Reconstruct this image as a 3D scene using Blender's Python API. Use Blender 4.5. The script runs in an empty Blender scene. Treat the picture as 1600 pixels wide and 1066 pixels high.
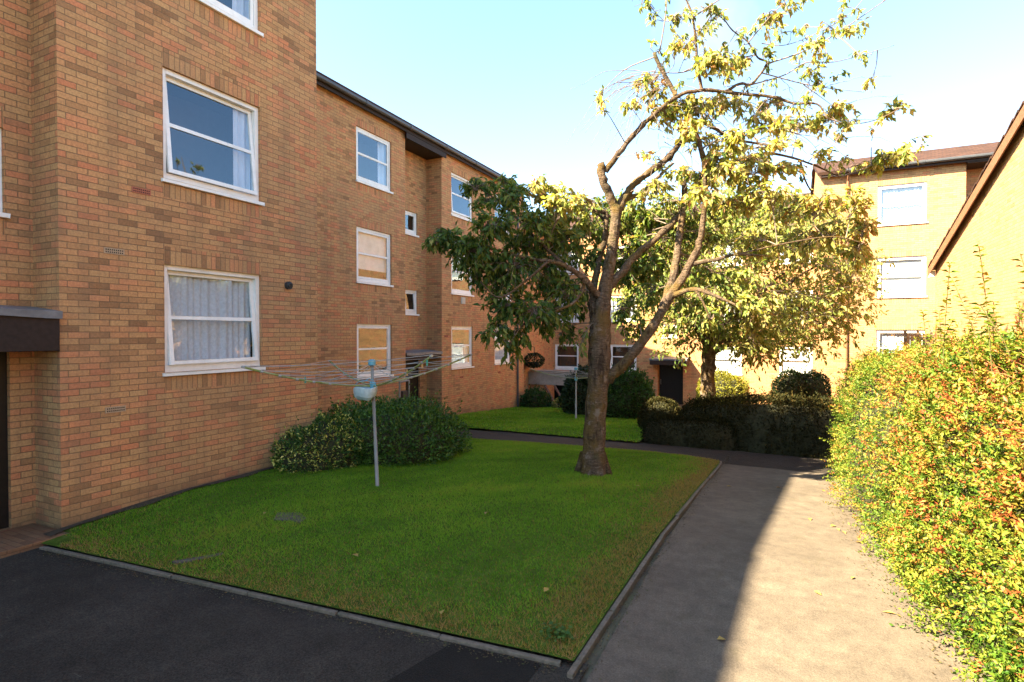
import bpy, math, random
import numpy as np
from math import radians, sin, cos, tan, atan2, pi
from mathutils import Vector

random.seed(7)
RNG = np.random.default_rng(11)
scene = bpy.context.scene
COL = scene.collection

# ------------------------------------------------------------------ camera
FPX = 867.0
YAW, PIT, CAMZ = radians(26.1), radians(-0.73), 2.17
CAM = np.array([0, 0, CAMZ])
FW = np.array([-sin(YAW)*cos(PIT), cos(YAW)*cos(PIT), sin(PIT)])
RT = np.array([cos(YAW), sin(YAW), 0.0])
UP = np.cross(RT, FW)
cd = bpy.data.cameras.new("camera")
cd.sensor_width = 36.0
cd.lens = FPX/1600*36.0
cd.clip_end = 2000
cam = bpy.data.objects.new("camera", cd)
COL.objects.link(cam)
cam.location = CAM
cam.rotation_euler = (pi/2+PIT, 0, YAW)
scene.camera = cam


def at(x, y, depth):
    """a point of the place seen in that direction at that distance (only to measure the traced limbs)"""
    return CAM + (FW + RT*(x-800)/FPX - UP*(y-533)/FPX)*depth


def g(x, y):
    """height of the ground: level by the near block, then falling gently away"""
    return -0.062*np.clip(np.asarray(y, float)-6.0, 0, 26)


# ------------------------------------------------------------------ helpers
ROOTS = {}


def tag(o, label=None, cat=None, group=None, kind=None):
    if label: o["label"] = label
    if cat: o["category"] = cat
    if group: o["group"] = group
    if kind: o["kind"] = kind
    return o


def thing(name, loc, label, cat, group=None):
    o = bpy.data.objects.new(name, None)
    o.empty_display_size = 0.2
    COL.objects.link(o)
    o.location = loc
    return tag(o, label, cat, group)


def origin_of(parent):
    while parent is not None and parent.parent is not None:
        parent = parent.parent
    return np.array(parent.location) if parent is not None else np.zeros(3)


class Fr:
    """a facade frame: u along the wall, n outward, z up"""
    def __init__(s, o, U, N):
        s.o, s.U, s.N = np.array(o, float), np.array(U, float), np.array(N, float)
    def p(s, u, n, z):
        return s.o + s.U*u + s.N*n + np.array([0, 0, z])


W = Fr((0, 0, 0), (1, 0, 0), (0, 1, 0))


class MB:
    def __init__(s):
        s.V, s.F, s.UV, s.M = [], [], [], []
    def face(s, pts, uv=None, m=0):
        i = len(s.V)
        s.V.extend([tuple(p) for p in pts])
        s.F.append(tuple(range(i, i+len(pts))))
        s.UV.append(uv if uv else [(p[0]+p[1], p[2]) for p in pts])
        s.M.append(m)
    def box(s, fr, u0, u1, n0, n1, z0, z1, m=0):
        P = fr.p
        def q(a, b, c, d, uv): s.face([a, b, c, d], uv, m)
        for n in (n1, n0):
            q(P(u0, n, z0), P(u1, n, z0), P(u1, n, z1), P(u0, n, z1), [(u0, z0), (u1, z0), (u1, z1), (u0, z1)])
        for u in (u0, u1):
            q(P(u, n0, z0), P(u, n1, z0), P(u, n1, z1), P(u, n0, z1), [(n0, z0), (n1, z0), (n1, z1), (n0, z1)])
        for z in (z0, z1):
            q(P(u0, n0, z), P(u1, n0, z), P(u1, n1, z), P(u0, n1, z), [(u0, n0), (u1, n0), (u1, n1), (u0, n1)])
    def tube(s, pts, radii, sides=8, m=0, caps=True, rough=0.0):
        pts = [np.array(p, float) for p in pts]
        n = len(pts)
        if not hasattr(radii, "__len__"): radii = [radii]*n
        ref = np.array([0.13, 0.99, 0.07])
        i0 = len(s.V)
        L = 0
        for k in range(n):
            d = pts[min(k+1, n-1)] - pts[max(k-1, 0)]
            d = d/(np.linalg.norm(d)+1e-9)
            a = np.cross(d, ref)
            if np.linalg.norm(a) < 1e-3: a = np.cross(d, np.array([1, 0, 0]))
            a /= np.linalg.norm(a)
            b = np.cross(d, a)
            ref = np.cross(a, d) if False else ref
            for j in range(sides):
                t = 2*pi*j/sides
                r = radii[k]*(1+rough*(random.random()-0.5))
                s.V.append(tuple(pts[k]+(a*cos(t)+b*sin(t))*r))
        for k in range(n-1):
            for j in range(sides):
                j2 = (j+1) % sides
                s.F.append((i0+k*sides+j, i0+k*sides+j2, i0+(k+1)*sides+j2, i0+(k+1)*sides+j))
                s.UV.append([(j/sides, k), ((j+1)/sides, k), ((j+1)/sides, k+1), (j/sides, k+1)])
                s.M.append(m)
        if caps:
            for k in (0, n-1):
                s.F.append(tuple(i0+k*sides+j for j in range(sides)))
                s.UV.append([(0, 0)]*sides)
                s.M.append(m)
    def build(s, name, mats, parent=None, smooth=False, bevel=0.0, loc=None):
        if not isinstance(mats, (list, tuple)): mats = [mats]
        off = origin_of(parent) if parent is not None else np.array(loc if loc is not None else (0, 0, 0), float)
        me = bpy.data.meshes.new(name)
        me.from_pydata([tuple(np.array(v)-off) for v in s.V], [], s.F)
        for m in mats: me.materials.append(m)
        ul = me.uv_layers.new(name="UVMap")
        ul.data.foreach_set("uv", [c for f in s.UV for p in f for c in p])
        me.polygons.foreach_set("material_index", s.M)
        if smooth: me.polygons.foreach_set("use_smooth", [True]*len(s.F))
        me.update()
        o = bpy.data.objects.new(name, me)
        COL.objects.link(o)
        if parent is not None: o.parent = parent
        elif loc is not None: o.location = loc
        if bevel:
            b = o.modifiers.new("bevel", "BEVEL")
            b.width = bevel; b.segments = 2; b.limit_method = "ANGLE"
            w = o.modifiers.new("weld", "WELD"); w.merge_threshold = 1e-4
            o.modifiers.move(1, 0)
        return o


def np_mesh(name, V, F, mats, parent=None, loc=None, attrs=None, smooth=False):
    """mesh from numpy arrays; attrs = {name: one float per face}"""
    off = origin_of(parent) if parent is not None else np.array(loc if loc is not None else (0, 0, 0), float)
    V = np.asarray(V, np.float32)-off.astype(np.float32)
    F = np.asarray(F, np.int32)
    me = bpy.data.meshes.new(name)
    nf, k = F.shape
    me.vertices.add(len(V)); me.vertices.foreach_set("co", V.ravel())
    me.loops.add(nf*k); me.loops.foreach_set("vertex_index", F.ravel())
    me.polygons.add(nf)
    me.polygons.foreach_set("loop_start", np.arange(0, nf*k, k, dtype=np.int32))
    if smooth: me.polygons.foreach_set("use_smooth", np.ones(nf, bool))
    for m in (mats if isinstance(mats, (list, tuple)) else [mats]): me.materials.append(m)
    for an, av in (attrs or {}).items():
        a = me.attributes.new(an, "FLOAT", "FACE")
        a.data.foreach_set("value", np.asarray(av, np.float32))
    me.update(calc_edges=True); me.validate()
    o = bpy.data.objects.new(name, me)
    COL.objects.link(o)
    if parent is not None: o.parent = parent
    elif loc is not None: o.location = loc
    return o


def unit(v): return v/(np.linalg.norm(v, axis=-1, keepdims=True)+1e-9)


def leaf_geo(C, D, N, L, Wd, fold=0.25):
    """kite leaves with a folded midrib: base C, direction D, normal hint N -> two triangles each"""
    D = unit(D); S = unit(np.cross(D, N)); Nn = unit(np.cross(S, D))
    L = L[:, None]; Wd = Wd[:, None]
    b = C; t = C + D*L - Nn*L*0.12
    m = C + D*L*0.45
    l = m + S*Wd*0.5 + Nn*Wd*fold
    r = m - S*Wd*0.5 + Nn*Wd*fold
    n = len(C)
    V = np.stack([b, l, t, r], 1).reshape(-1, 3)
    i = np.arange(n)[:, None]*4
    F = np.concatenate([i+np.array([[0, 2, 1]]), i+np.array([[0, 3, 2]])], 1).reshape(-1, 3)
    return V, F


def rough3(P, seed=0, f=1.0):
    """cheap smooth noise from sines, about -1..1"""
    r = np.random.default_rng(seed)
    out = np.zeros(len(P))
    for k in range(6):
        d = r.normal(size=3); d /= np.linalg.norm(d)
        w = f*(1.0+k*0.7)
        out += np.sin(P@d*w*2.2+r.uniform(0, 6.3))/(1+k*0.5)
    return out/2.2


# ------------------------------------------------------------------ materials
def newmat(name):
    m = bpy.data.materials.new(name); m.use_nodes = True
    nt = m.node_tree; nt.nodes.clear()
    o = nt.nodes.new("ShaderNodeOutputMaterial")
    return m, nt, o


class NT:
    def __init__(s, nt): s.nt = nt
    def n(s, t, **kw):
        x = s.nt.nodes.new(t)
        for k, v in kw.items():
            if k.startswith("i_"): x.inputs[k[2:].replace("_", " ")].default_value = v
            else: setattr(x, k, v)
        return x
    def l(s, a, b): s.nt.links.new(a, b)
    def math(s, op, a, b=None, clamp=False):
        x = s.nt.nodes.new("ShaderNodeMath"); x.operation = op; x.use_clamp = clamp
        for i, v in enumerate((a, b)):
            if v is None: continue
            if isinstance(v, (int, float)): x.inputs[i].default_value = v
            else: s.l(v, x.inputs[i])
        return x.outputs[0]
    def ramp(s, fac, stops, interp="LINEAR"):
        x = s.nt.nodes.new("ShaderNodeValToRGB"); x.color_ramp.interpolation = interp
        e = x.color_ramp.elements
        while len(e) > 1: e.remove(e[0])
        e[0].position = stops[0][0]; e[0].color = (*stops[0][1], 1)
        for p, c in stops[1:]:
            q = e.new(p); q.color = (*c, 1)
        s.l(fac, x.inputs[0])
        return x.outputs[0]
    def noise(s, vec, scale, detail=4, rough=0.55):
        x = s.nt.nodes.new("ShaderNodeTexNoise")
        x.inputs["Scale"].default_value = scale; x.inputs["Detail"].default_value = detail
        x.inputs["Roughness"].default_value = rough
        if vec is not None: s.l(vec, x.inputs["Vector"])
        return x.outputs["Fac"]
    def mix(s, fac, a, b, blend="MIX"):
        x = s.nt.nodes.new("ShaderNodeMix"); x.data_type = "RGBA"; x.blend_type = blend
        for sock, v in ((x.inputs[0], fac), (x.inputs[6], a), (x.inputs[7], b)):
            if isinstance(v, (int, float)): sock.default_value = v
            elif isinstance(v, tuple): sock.default_value = (*v, 1)
            else: s.l(v, sock)
        return x.outputs[2]
    def bump(s, h, strength=0.5, dist=0.01):
        x = s.nt.nodes.new("ShaderNodeBump"); x.inputs["Strength"].default_value = strength
        x.inputs["Distance"].default_value = dist
        s.l(h, x.inputs["Height"])
        return x.outputs[0]


def principled(T, out, col, rough=0.8, normal=None, spec=0.3, metal=0.0):
    b = T.n("ShaderNodeBsdfPrincipled")
    if isinstance(col, tuple): b.inputs["Base Color"].default_value = (*col, 1)
    else: T.l(col, b.inputs["Base Color"])
    if isinstance(rough, (int, float)): b.inputs["Roughness"].default_value = rough
    else: T.l(rough, b.inputs["Roughness"])
    b.inputs["Specular IOR Level"].default_value = spec
    b.inputs["Metallic"].default_value = metal
    if normal is not None: T.l(normal, b.inputs["Normal"])
    T.l(b.outputs[0], out.inputs[0])
    return b


def geo_pos(T): return T.n("ShaderNodeNewGeometry").outputs["Position"]


def mat_brick(name, offset=0.5, tint=(1, 1, 1), seed=0.0):
    m, nt, out = newmat(name); T = NT(nt)
    uv = T.n("ShaderNodeUVMap").outputs[0]
    sp = T.n("ShaderNodeSeparateXYZ"); T.l(uv, sp.inputs[0])
    u, v = T.math("ADD", sp.outputs[0], 900.0), T.math("ADD", sp.outputs[1], 90.0)
    row = T.math("FLOOR", T.math("DIVIDE", v, 0.070))
    par = T.math("MODULO", row, 2.0)
    u2 = T.math("ADD", T.math("DIVIDE", u, 0.209), T.math("MULTIPLY", par, offset))
    colm = T.math("FLOOR", u2)
    fu = T.math("SUBTRACT", u2, colm)
    fv = T.math("SUBTRACT", T.math("DIVIDE", v, 0.070), row)
    # joints: distance to the brick's edge in metres
    du = T.math("MULTIPLY", T.math("MINIMUM", fu, T.math("SUBTRACT", 1.0, fu)), 0.225)
    dv = T.math("MULTIPLY", T.math("MINIMUM", fv, T.math("SUBTRACT", 1.0, fv)), 0.075)
    d = T.math("MINIMUM", du, dv)
    pos = geo_pos(T)
    wob = T.math("MULTIPLY", T.math("SUBTRACT", T.noise(pos, 60, 3), 0.5), 0.006)
    d2 = T.math("ADD", d, wob)
    joint = T.math("SUBTRACT", 1.0, T.math("DIVIDE", T.math("SUBTRACT", d2, 0.003), 0.004), )
    jm = T.n("ShaderNodeClamp"); T.l(joint, jm.inputs[0]); jm = jm.outputs[0]
    cv = T.n("ShaderNodeCombineXYZ"); T.l(colm, cv.inputs[0]); T.l(row, cv.inputs[1]); cv.inputs[2].default_value = seed
    wn = T.n("ShaderNodeTexWhiteNoise", noise_dimensions="3D"); T.l(cv.outputs[0], wn.inputs[0])
    def c(r, g_, b): return (r*tint[0]*1.17, g_*tint[1]*1.08, b*tint[2]*1.02)
    # runs of similar bricks: shift the random value with a broad noise
    broad = T.noise(pos, 0.55, 3)
    rv = T.math("ADD", T.math("MULTIPLY", wn.outputs["Value"], 0.86), T.math("SUBTRACT", T.math("MULTIPLY", broad, 0.5), 0.18), True)
    base = T.ramp(rv, [(0.0, c(.125, .068, .036)), (0.08, c(.21, .115, .056)), (0.17, c(.31, .175, .082)), (0.27, c(.39, .235, .108)), (0.38, c(.43, .275, .130)),
                       (0.48, c(.37, .23, .105)), (0.58, c(.44, .255, .118)), (0.68, c(.41, .215, .10)), (0.79, c(.49, .225, .112)), (0.88, c(.46, .175, .088)), (0.94, c(.38, .14, .075)), (1.0, c(.32, .14, .075))])
    base = T.mix(0.24, base, c(.40, .245, .125))
    fine = T.noise(pos, 38, 5, 0.7)
    base = T.mix(0.5, base, T.ramp(fine, [(0.3, (.24, .22, .20)), (0.7, (.76, .72, .67))]), "OVERLAY")
    mps = T.n("ShaderNodeMapping"); mps.inputs["Scale"].default_value = (1.6, 1.6, .16); T.l(pos, mps.inputs[0])
    streak = T.noise(mps.outputs[0], 2.2, 6, 0.65)
    base = T.mix(T.ramp(streak, [(0.48, (0, 0, 0)), (0.74, (.5, .5, .5))]), base, c(.17, .115, .07))
    stain = T.noise(pos, 0.9, 5, 0.6)
    base = T.mix(T.ramp(stain, [(0.42, (0, 0, 0)), (0.72, (.38, .38, .38))]), base, c(.22, .155, .10))
    # damp, mossy feet of the walls
    spz = T.n("ShaderNodeSeparateXYZ"); T.l(pos, spz.inputs[0])
    gy = T.math("MULTIPLY", T.math("MAXIMUM", T.math("SUBTRACT", spz.outputs[1], 6.0), 0.0), 0.062)
    hz = T.math("ADD", T.math("ADD", spz.outputs[2], gy), T.math("MULTIPLY", T.math("SUBTRACT", T.noise(pos, 3, 4), 0.5), 0.5))
    damp = T.math("SUBTRACT", 1.0, T.math("DIVIDE", hz, 0.38), True)
    base = T.mix(T.math("MULTIPLY", damp, 0.6), base, (.085, .07, .045))
    colr = T.mix(T.math("MULTIPLY", jm, T.math("ADD", 0.35, T.math("MULTIPLY", T.noise(pos, 1.7, 4), 0.8))), base, c(.15, .105, .062))
    h = T.math("ADD", T.math("MULTIPLY", jm, -1.0), T.math("MULTIPLY", fine, 0.5))
    h = T.math("ADD", h, T.math("MULTIPLY", wn.outputs["Value"], 0.35))
    principled(T, out, colr, 0.9, T.bump(h, 0.7, 0.006), 0.2)
    return m


def mat_simple(name, col, rough=0.6, var=0.12, scale=8.0, bump=0.0, spec=0.3, metal=0.0, dirt=None, dirt_amt=0.4, dirt_scale=2.5):
    m, nt, out = newmat(name); T = NT(nt)
    pos = geo_pos(T)
    n = T.noise(pos, scale, 5, 0.6)
    lo = tuple(c*(1-var) for c in col); hi = tuple(min(1, c*(1+var)) for c in col)
    base = T.ramp(n, [(0.3, lo), (0.7, hi)])
    if dirt:
        d = T.noise(pos, dirt_scale, 6, 0.65)
        base = T.mix(T.ramp(d, [(0.45, (0, 0, 0)), (0.75, (dirt_amt,)*3)]), base, dirt)
    principled(T, out, base, rough, T.bump(n, bump, 0.01) if bump else None, spec, metal)
    return m


def mat_asphalt(name, col, var=0.25, marks=0.0, grain=1.0):
    m, nt, out = newmat(name); T = NT(nt)
    pos = geo_pos(T)
    fine = T.noise(pos, 95, 2, 0.6)
    vor = T.n("ShaderNodeTexVoronoi"); vor.inputs["Scale"].default_value = 65; T.l(pos, vor.inputs["Vector"])
    big = T.noise(pos, 0.9, 6, 0.65)
    mid = T.noise(pos, 6, 6, 0.65)
    base = T.ramp(big, [(0.3, tuple(c*(1-var) for c in col)), (0.7, tuple(c*(1+var) for c in col))])
    base = T.mix(0.8, base, T.ramp(mid, [(0.3, (.36, .36, .36)), (0.7, (.63, .62, .60))]), "OVERLAY")
    base = T.mix(0.9*grain, base, T.ramp(fine, [(0.34, (.22, .22, .22)), (0.66, (.80, .78, .76))]), "OVERLAY")
    # single stones: pale and dark
    wn = T.n("ShaderNodeSeparateColor"); T.l(vor.outputs["Color"], wn.inputs[0])
    core_ = T.ramp(vor.outputs["Distance"], [(0.12, (1, 1, 1)), (0.36, (0, 0, 0))])
    pale = T.math("MULTIPLY", core_, T.math("GREATER_THAN", wn.outputs[0], 0.80))
    dark = T.math("MULTIPLY", core_, T.math("LESS_THAN", wn.outputs[0], 0.16))
    base = T.mix(T.math("MULTIPLY", pale, 0.65*grain), base, tuple(min(1, c*2.3) for c in col))
    base = T.mix(T.math("MULTIPLY", dark, 0.7*grain), base, tuple(c*.35 for c in col))
    moss = T.ramp(T.noise(pos, 2.3, 7, 0.7), [(0.56, (0, 0, 0)), (0.70, (.45, .45, .45))])
    base = T.mix(moss, base, (col[0]*.55, col[1]*.58, col[2]*.42))
    if marks:
        mp = T.n("ShaderNodeMapping"); mp.inputs["Scale"].default_value = (1, 5.5, 1); mp.inputs["Rotation"].default_value = (0, 0, 0.35); T.l(pos, mp.inputs[0])
        sc = T.ramp(T.noise(mp.outputs[0], 2.6, 7, 0.72), [(0.665, (0, 0, 0)), (0.71, (marks, marks, marks))])
        base = T.mix(sc, base, tuple(min(1, c*3.2) for c in col))
    h = T.math("ADD", fine, T.math("MULTIPLY", core_, 0.6))
    principled(T, out, base, 0.88, T.bump(h, 0.7*grain, 0.010), 0.2)
    return m


def mat_leaf(name, stops, trans=0.35, rough=0.5, spec=0.25):
    m, nt, out = newmat(name); T = NT(nt)
    a = T.n("ShaderNodeAttribute", attribute_name="rnd")
    col = T.ramp(a.outputs["Fac"], stops)
    b = T.n("ShaderNodeBsdfPrincipled")
    T.l(col, b.inputs["Base Color"]); b.inputs["Roughness"].default_value = rough
    b.inputs["Specular IOR Level"].default_value = spec
    tr = T.n("ShaderNodeBsdfTranslucent")
    tc = T.mix(1.0, col, (1.0, 1.0, 0.45), "MULTIPLY")
    T.l(tc, tr.inputs[0])
    mx = T.n("ShaderNodeMixShader"); mx.inputs[0].default_value = trans
    T.l(b.outputs[0], mx.inputs[1]); T.l(tr.outputs[0], mx.inputs[2])
    T.l(mx.outputs[0], out.inputs[0])
    return m


def mat_bark(name):
    m, nt, out = newmat(name); T = NT(nt)
    pos = geo_pos(T)
    mp = T.n("ShaderNodeMapping"); mp.inputs["Scale"].default_value = (1, 1, 3.2); T.l(pos, mp.inputs[0])
    n1 = T.noise(mp.outputs[0], 14, 7, 0.7)
    mp2 = T.n("ShaderNodeMapping"); mp2.inputs["Scale"].default_value = (1, 1, 0.25); T.l(pos, mp2.inputs[0])
    n2 = T.noise(mp2.outputs[0], 20, 6, 0.7)
    big = T.noise(pos, 3.0, 4, 0.6)
    base = T.ramp(n1, [(0.3, (.040, .027, .019)), (0.48, (.115, .080, .055)), (0.72, (.23, .165, .112))])
    base = T.mix(0.5, base, T.ramp(n2, [(0.3, (.3, .3, .3)), (0.7, (.7, .68, .66))]), "OVERLAY")
    base = T.mix(T.ramp(big, [(0.48, (0, 0, 0)), (0.62, (.75, .75, .75))]), base, (.135, .085, .022))
    gm = T.noise(pos, 5.0, 5, 0.65)
    base = T.mix(T.ramp(gm, [(0.55, (0, 0, 0)), (0.68, (.6, .6, .6))]), base, (.055, .058, .018))
    pl = T.noise(pos, 4.2, 6, 0.7)
    base = T.mix(T.ramp(pl, [(0.56, (0, 0, 0)), (0.63, (.8, .8, .8))]), base, (.24, .19, .15))
    cr = T.noise(mp2.outputs[0], 9, 5, 0.7)
    base = T.mix(T.ramp(cr, [(0.36, (.75, .75, .75)), (0.46, (0, 0, 0))]), base, (.022, .015, .011))
    h = T.math("ADD", T.math("ADD", n1, n2), T.math("MULTIPLY", cr, 1.2))
    principled(T, out, base, 0.92, T.bump(h, 1.0, 0.05), 0.15)
    return m


def mat_glass():
    m, nt, out = newmat("window_glass"); T = NT(nt)
    gg = T.n("ShaderNodeNewGeometry")
    dt = T.n("ShaderNodeVectorMath", operation="DOT_PRODUCT")
    T.l(gg.outputs["Incoming"], dt.inputs[0]); T.l(gg.outputs["Normal"], dt.inputs[1])
    ab_ = T.math("SUBTRACT", 1.0, T.math("ABSOLUTE", dt.outputs["Value"]), True)
    fac = T.math("ADD", T.math("MULTIPLY", T.math("POWER", ab_, 4.0), 0.86), 0.13, True)
    pos = geo_pos(T)
    gl = T.n("ShaderNodeBsdfGlossy"); gl.inputs["Roughness"].default_value = 0.015
    gl.inputs[0].default_value = (.78, .90, 1, 1)
    T.l(T.bump(T.noise(pos, 1.6, 2), 0.07, 0.05), gl.inputs["Normal"])
    tr = T.n("ShaderNodeBsdfTransparent"); tr.inputs[0].default_value = (.90, .93, .94, 1)
    mx = T.n("ShaderNodeMixShader")
    T.l(fac, mx.inputs[0]); T.l(tr.outputs[0], mx.inputs[1]); T.l(gl.outputs[0], mx.inputs[2])
    T.l(mx.outputs[0], out.inputs[0])
    return m


def mat_curtain(name, col, alpha=0.25, scale=30):
    m, nt, out = newmat(name); T = NT(nt)
    pos = geo_pos(T)
    n = T.noise(pos, scale, 5, 0.7)
    b = T.n("ShaderNodeBsdfDiffuse")
    T.l(T.ramp(n, [(0.3, tuple(c*.78 for c in col)), (0.7, col)]), b.inputs[0])
    tl = T.n("ShaderNodeBsdfTranslucent"); tl.inputs[0].default_value = (*col, 1)
    a = T.n("ShaderNodeMixShader"); a.inputs[0].default_value = 0.15
    T.l(b.outputs[0], a.inputs[1]); T.l(tl.outputs[0], a.inputs[2])
    tr = T.n("ShaderNodeBsdfTransparent")
    mx = T.n("ShaderNodeMixShader"); T.l(T.ramp(n, [(0.3, (alpha*1.6,)*3), (0.7, (alpha*.6,)*3)]), mx.inputs[0])
    T.l(a.outputs[0], mx.inputs[1]); T.l(tr.outputs[0], mx.inputs[2])
    T.l(mx.outputs[0], out.inputs[0])
    return m


def mat_tiles(name, col):
    m, nt, out = newmat(name); T = NT(nt)
    uv = T.n("ShaderNodeUVMap").outputs[0]
    br = T.n("ShaderNodeTexBrick"); T.l(uv, br.inputs[0])
    br.inputs["Scale"].default_value = 1.0; br.inputs["Brick Width"].default_value = 0.33; br.inputs["Row Height"].default_value = 0.3
    br.inputs["Mortar Size"].default_value = 0.012
    br.inputs["Color1"].default_value = (*tuple(c*.75 for c in col), 1)
    br.inputs["Color2"].default_value = (*tuple(c*1.25 for c in col), 1)
    br.inputs["Mortar"].default_value = (*tuple(c*.3 for c in col), 1)
    n = T.noise(geo_pos(T), 3.0, 6, 0.65)
    c = T.mix(0.6, br.outputs[0], T.ramp(n, [(0.3, (.35, .35, .35)), (0.7, (.65, .62, .6))]), "OVERLAY")
    principled(T, out, c, 0.85, T.bump(br.outputs["Fac"], 0.6, -0.02), 0.2)
    return m


def mat_soil():
    m, nt, out = newmat("lawn_soil"); T = NT(nt)
    pos = geo_pos(T)
    n = T.noise(pos, 9, 6, 0.7); n2 = T.noise(pos, 0.8, 4)
    c = T.ramp(n, [(0.3, (.035, .055, .010)), (0.55, (.065, .105, .014)), (0.75, (.12, .13, .035))])
    c = T.mix(0.5, c, T.ramp(n2, [(0.3, (.4, .4, .4)), (0.7, (.6, .6, .6))]), "OVERLAY")
    principled(T, out, c, 1.0, T.bump(n, 0.6, 0.03), 0.05)
    return m


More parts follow.
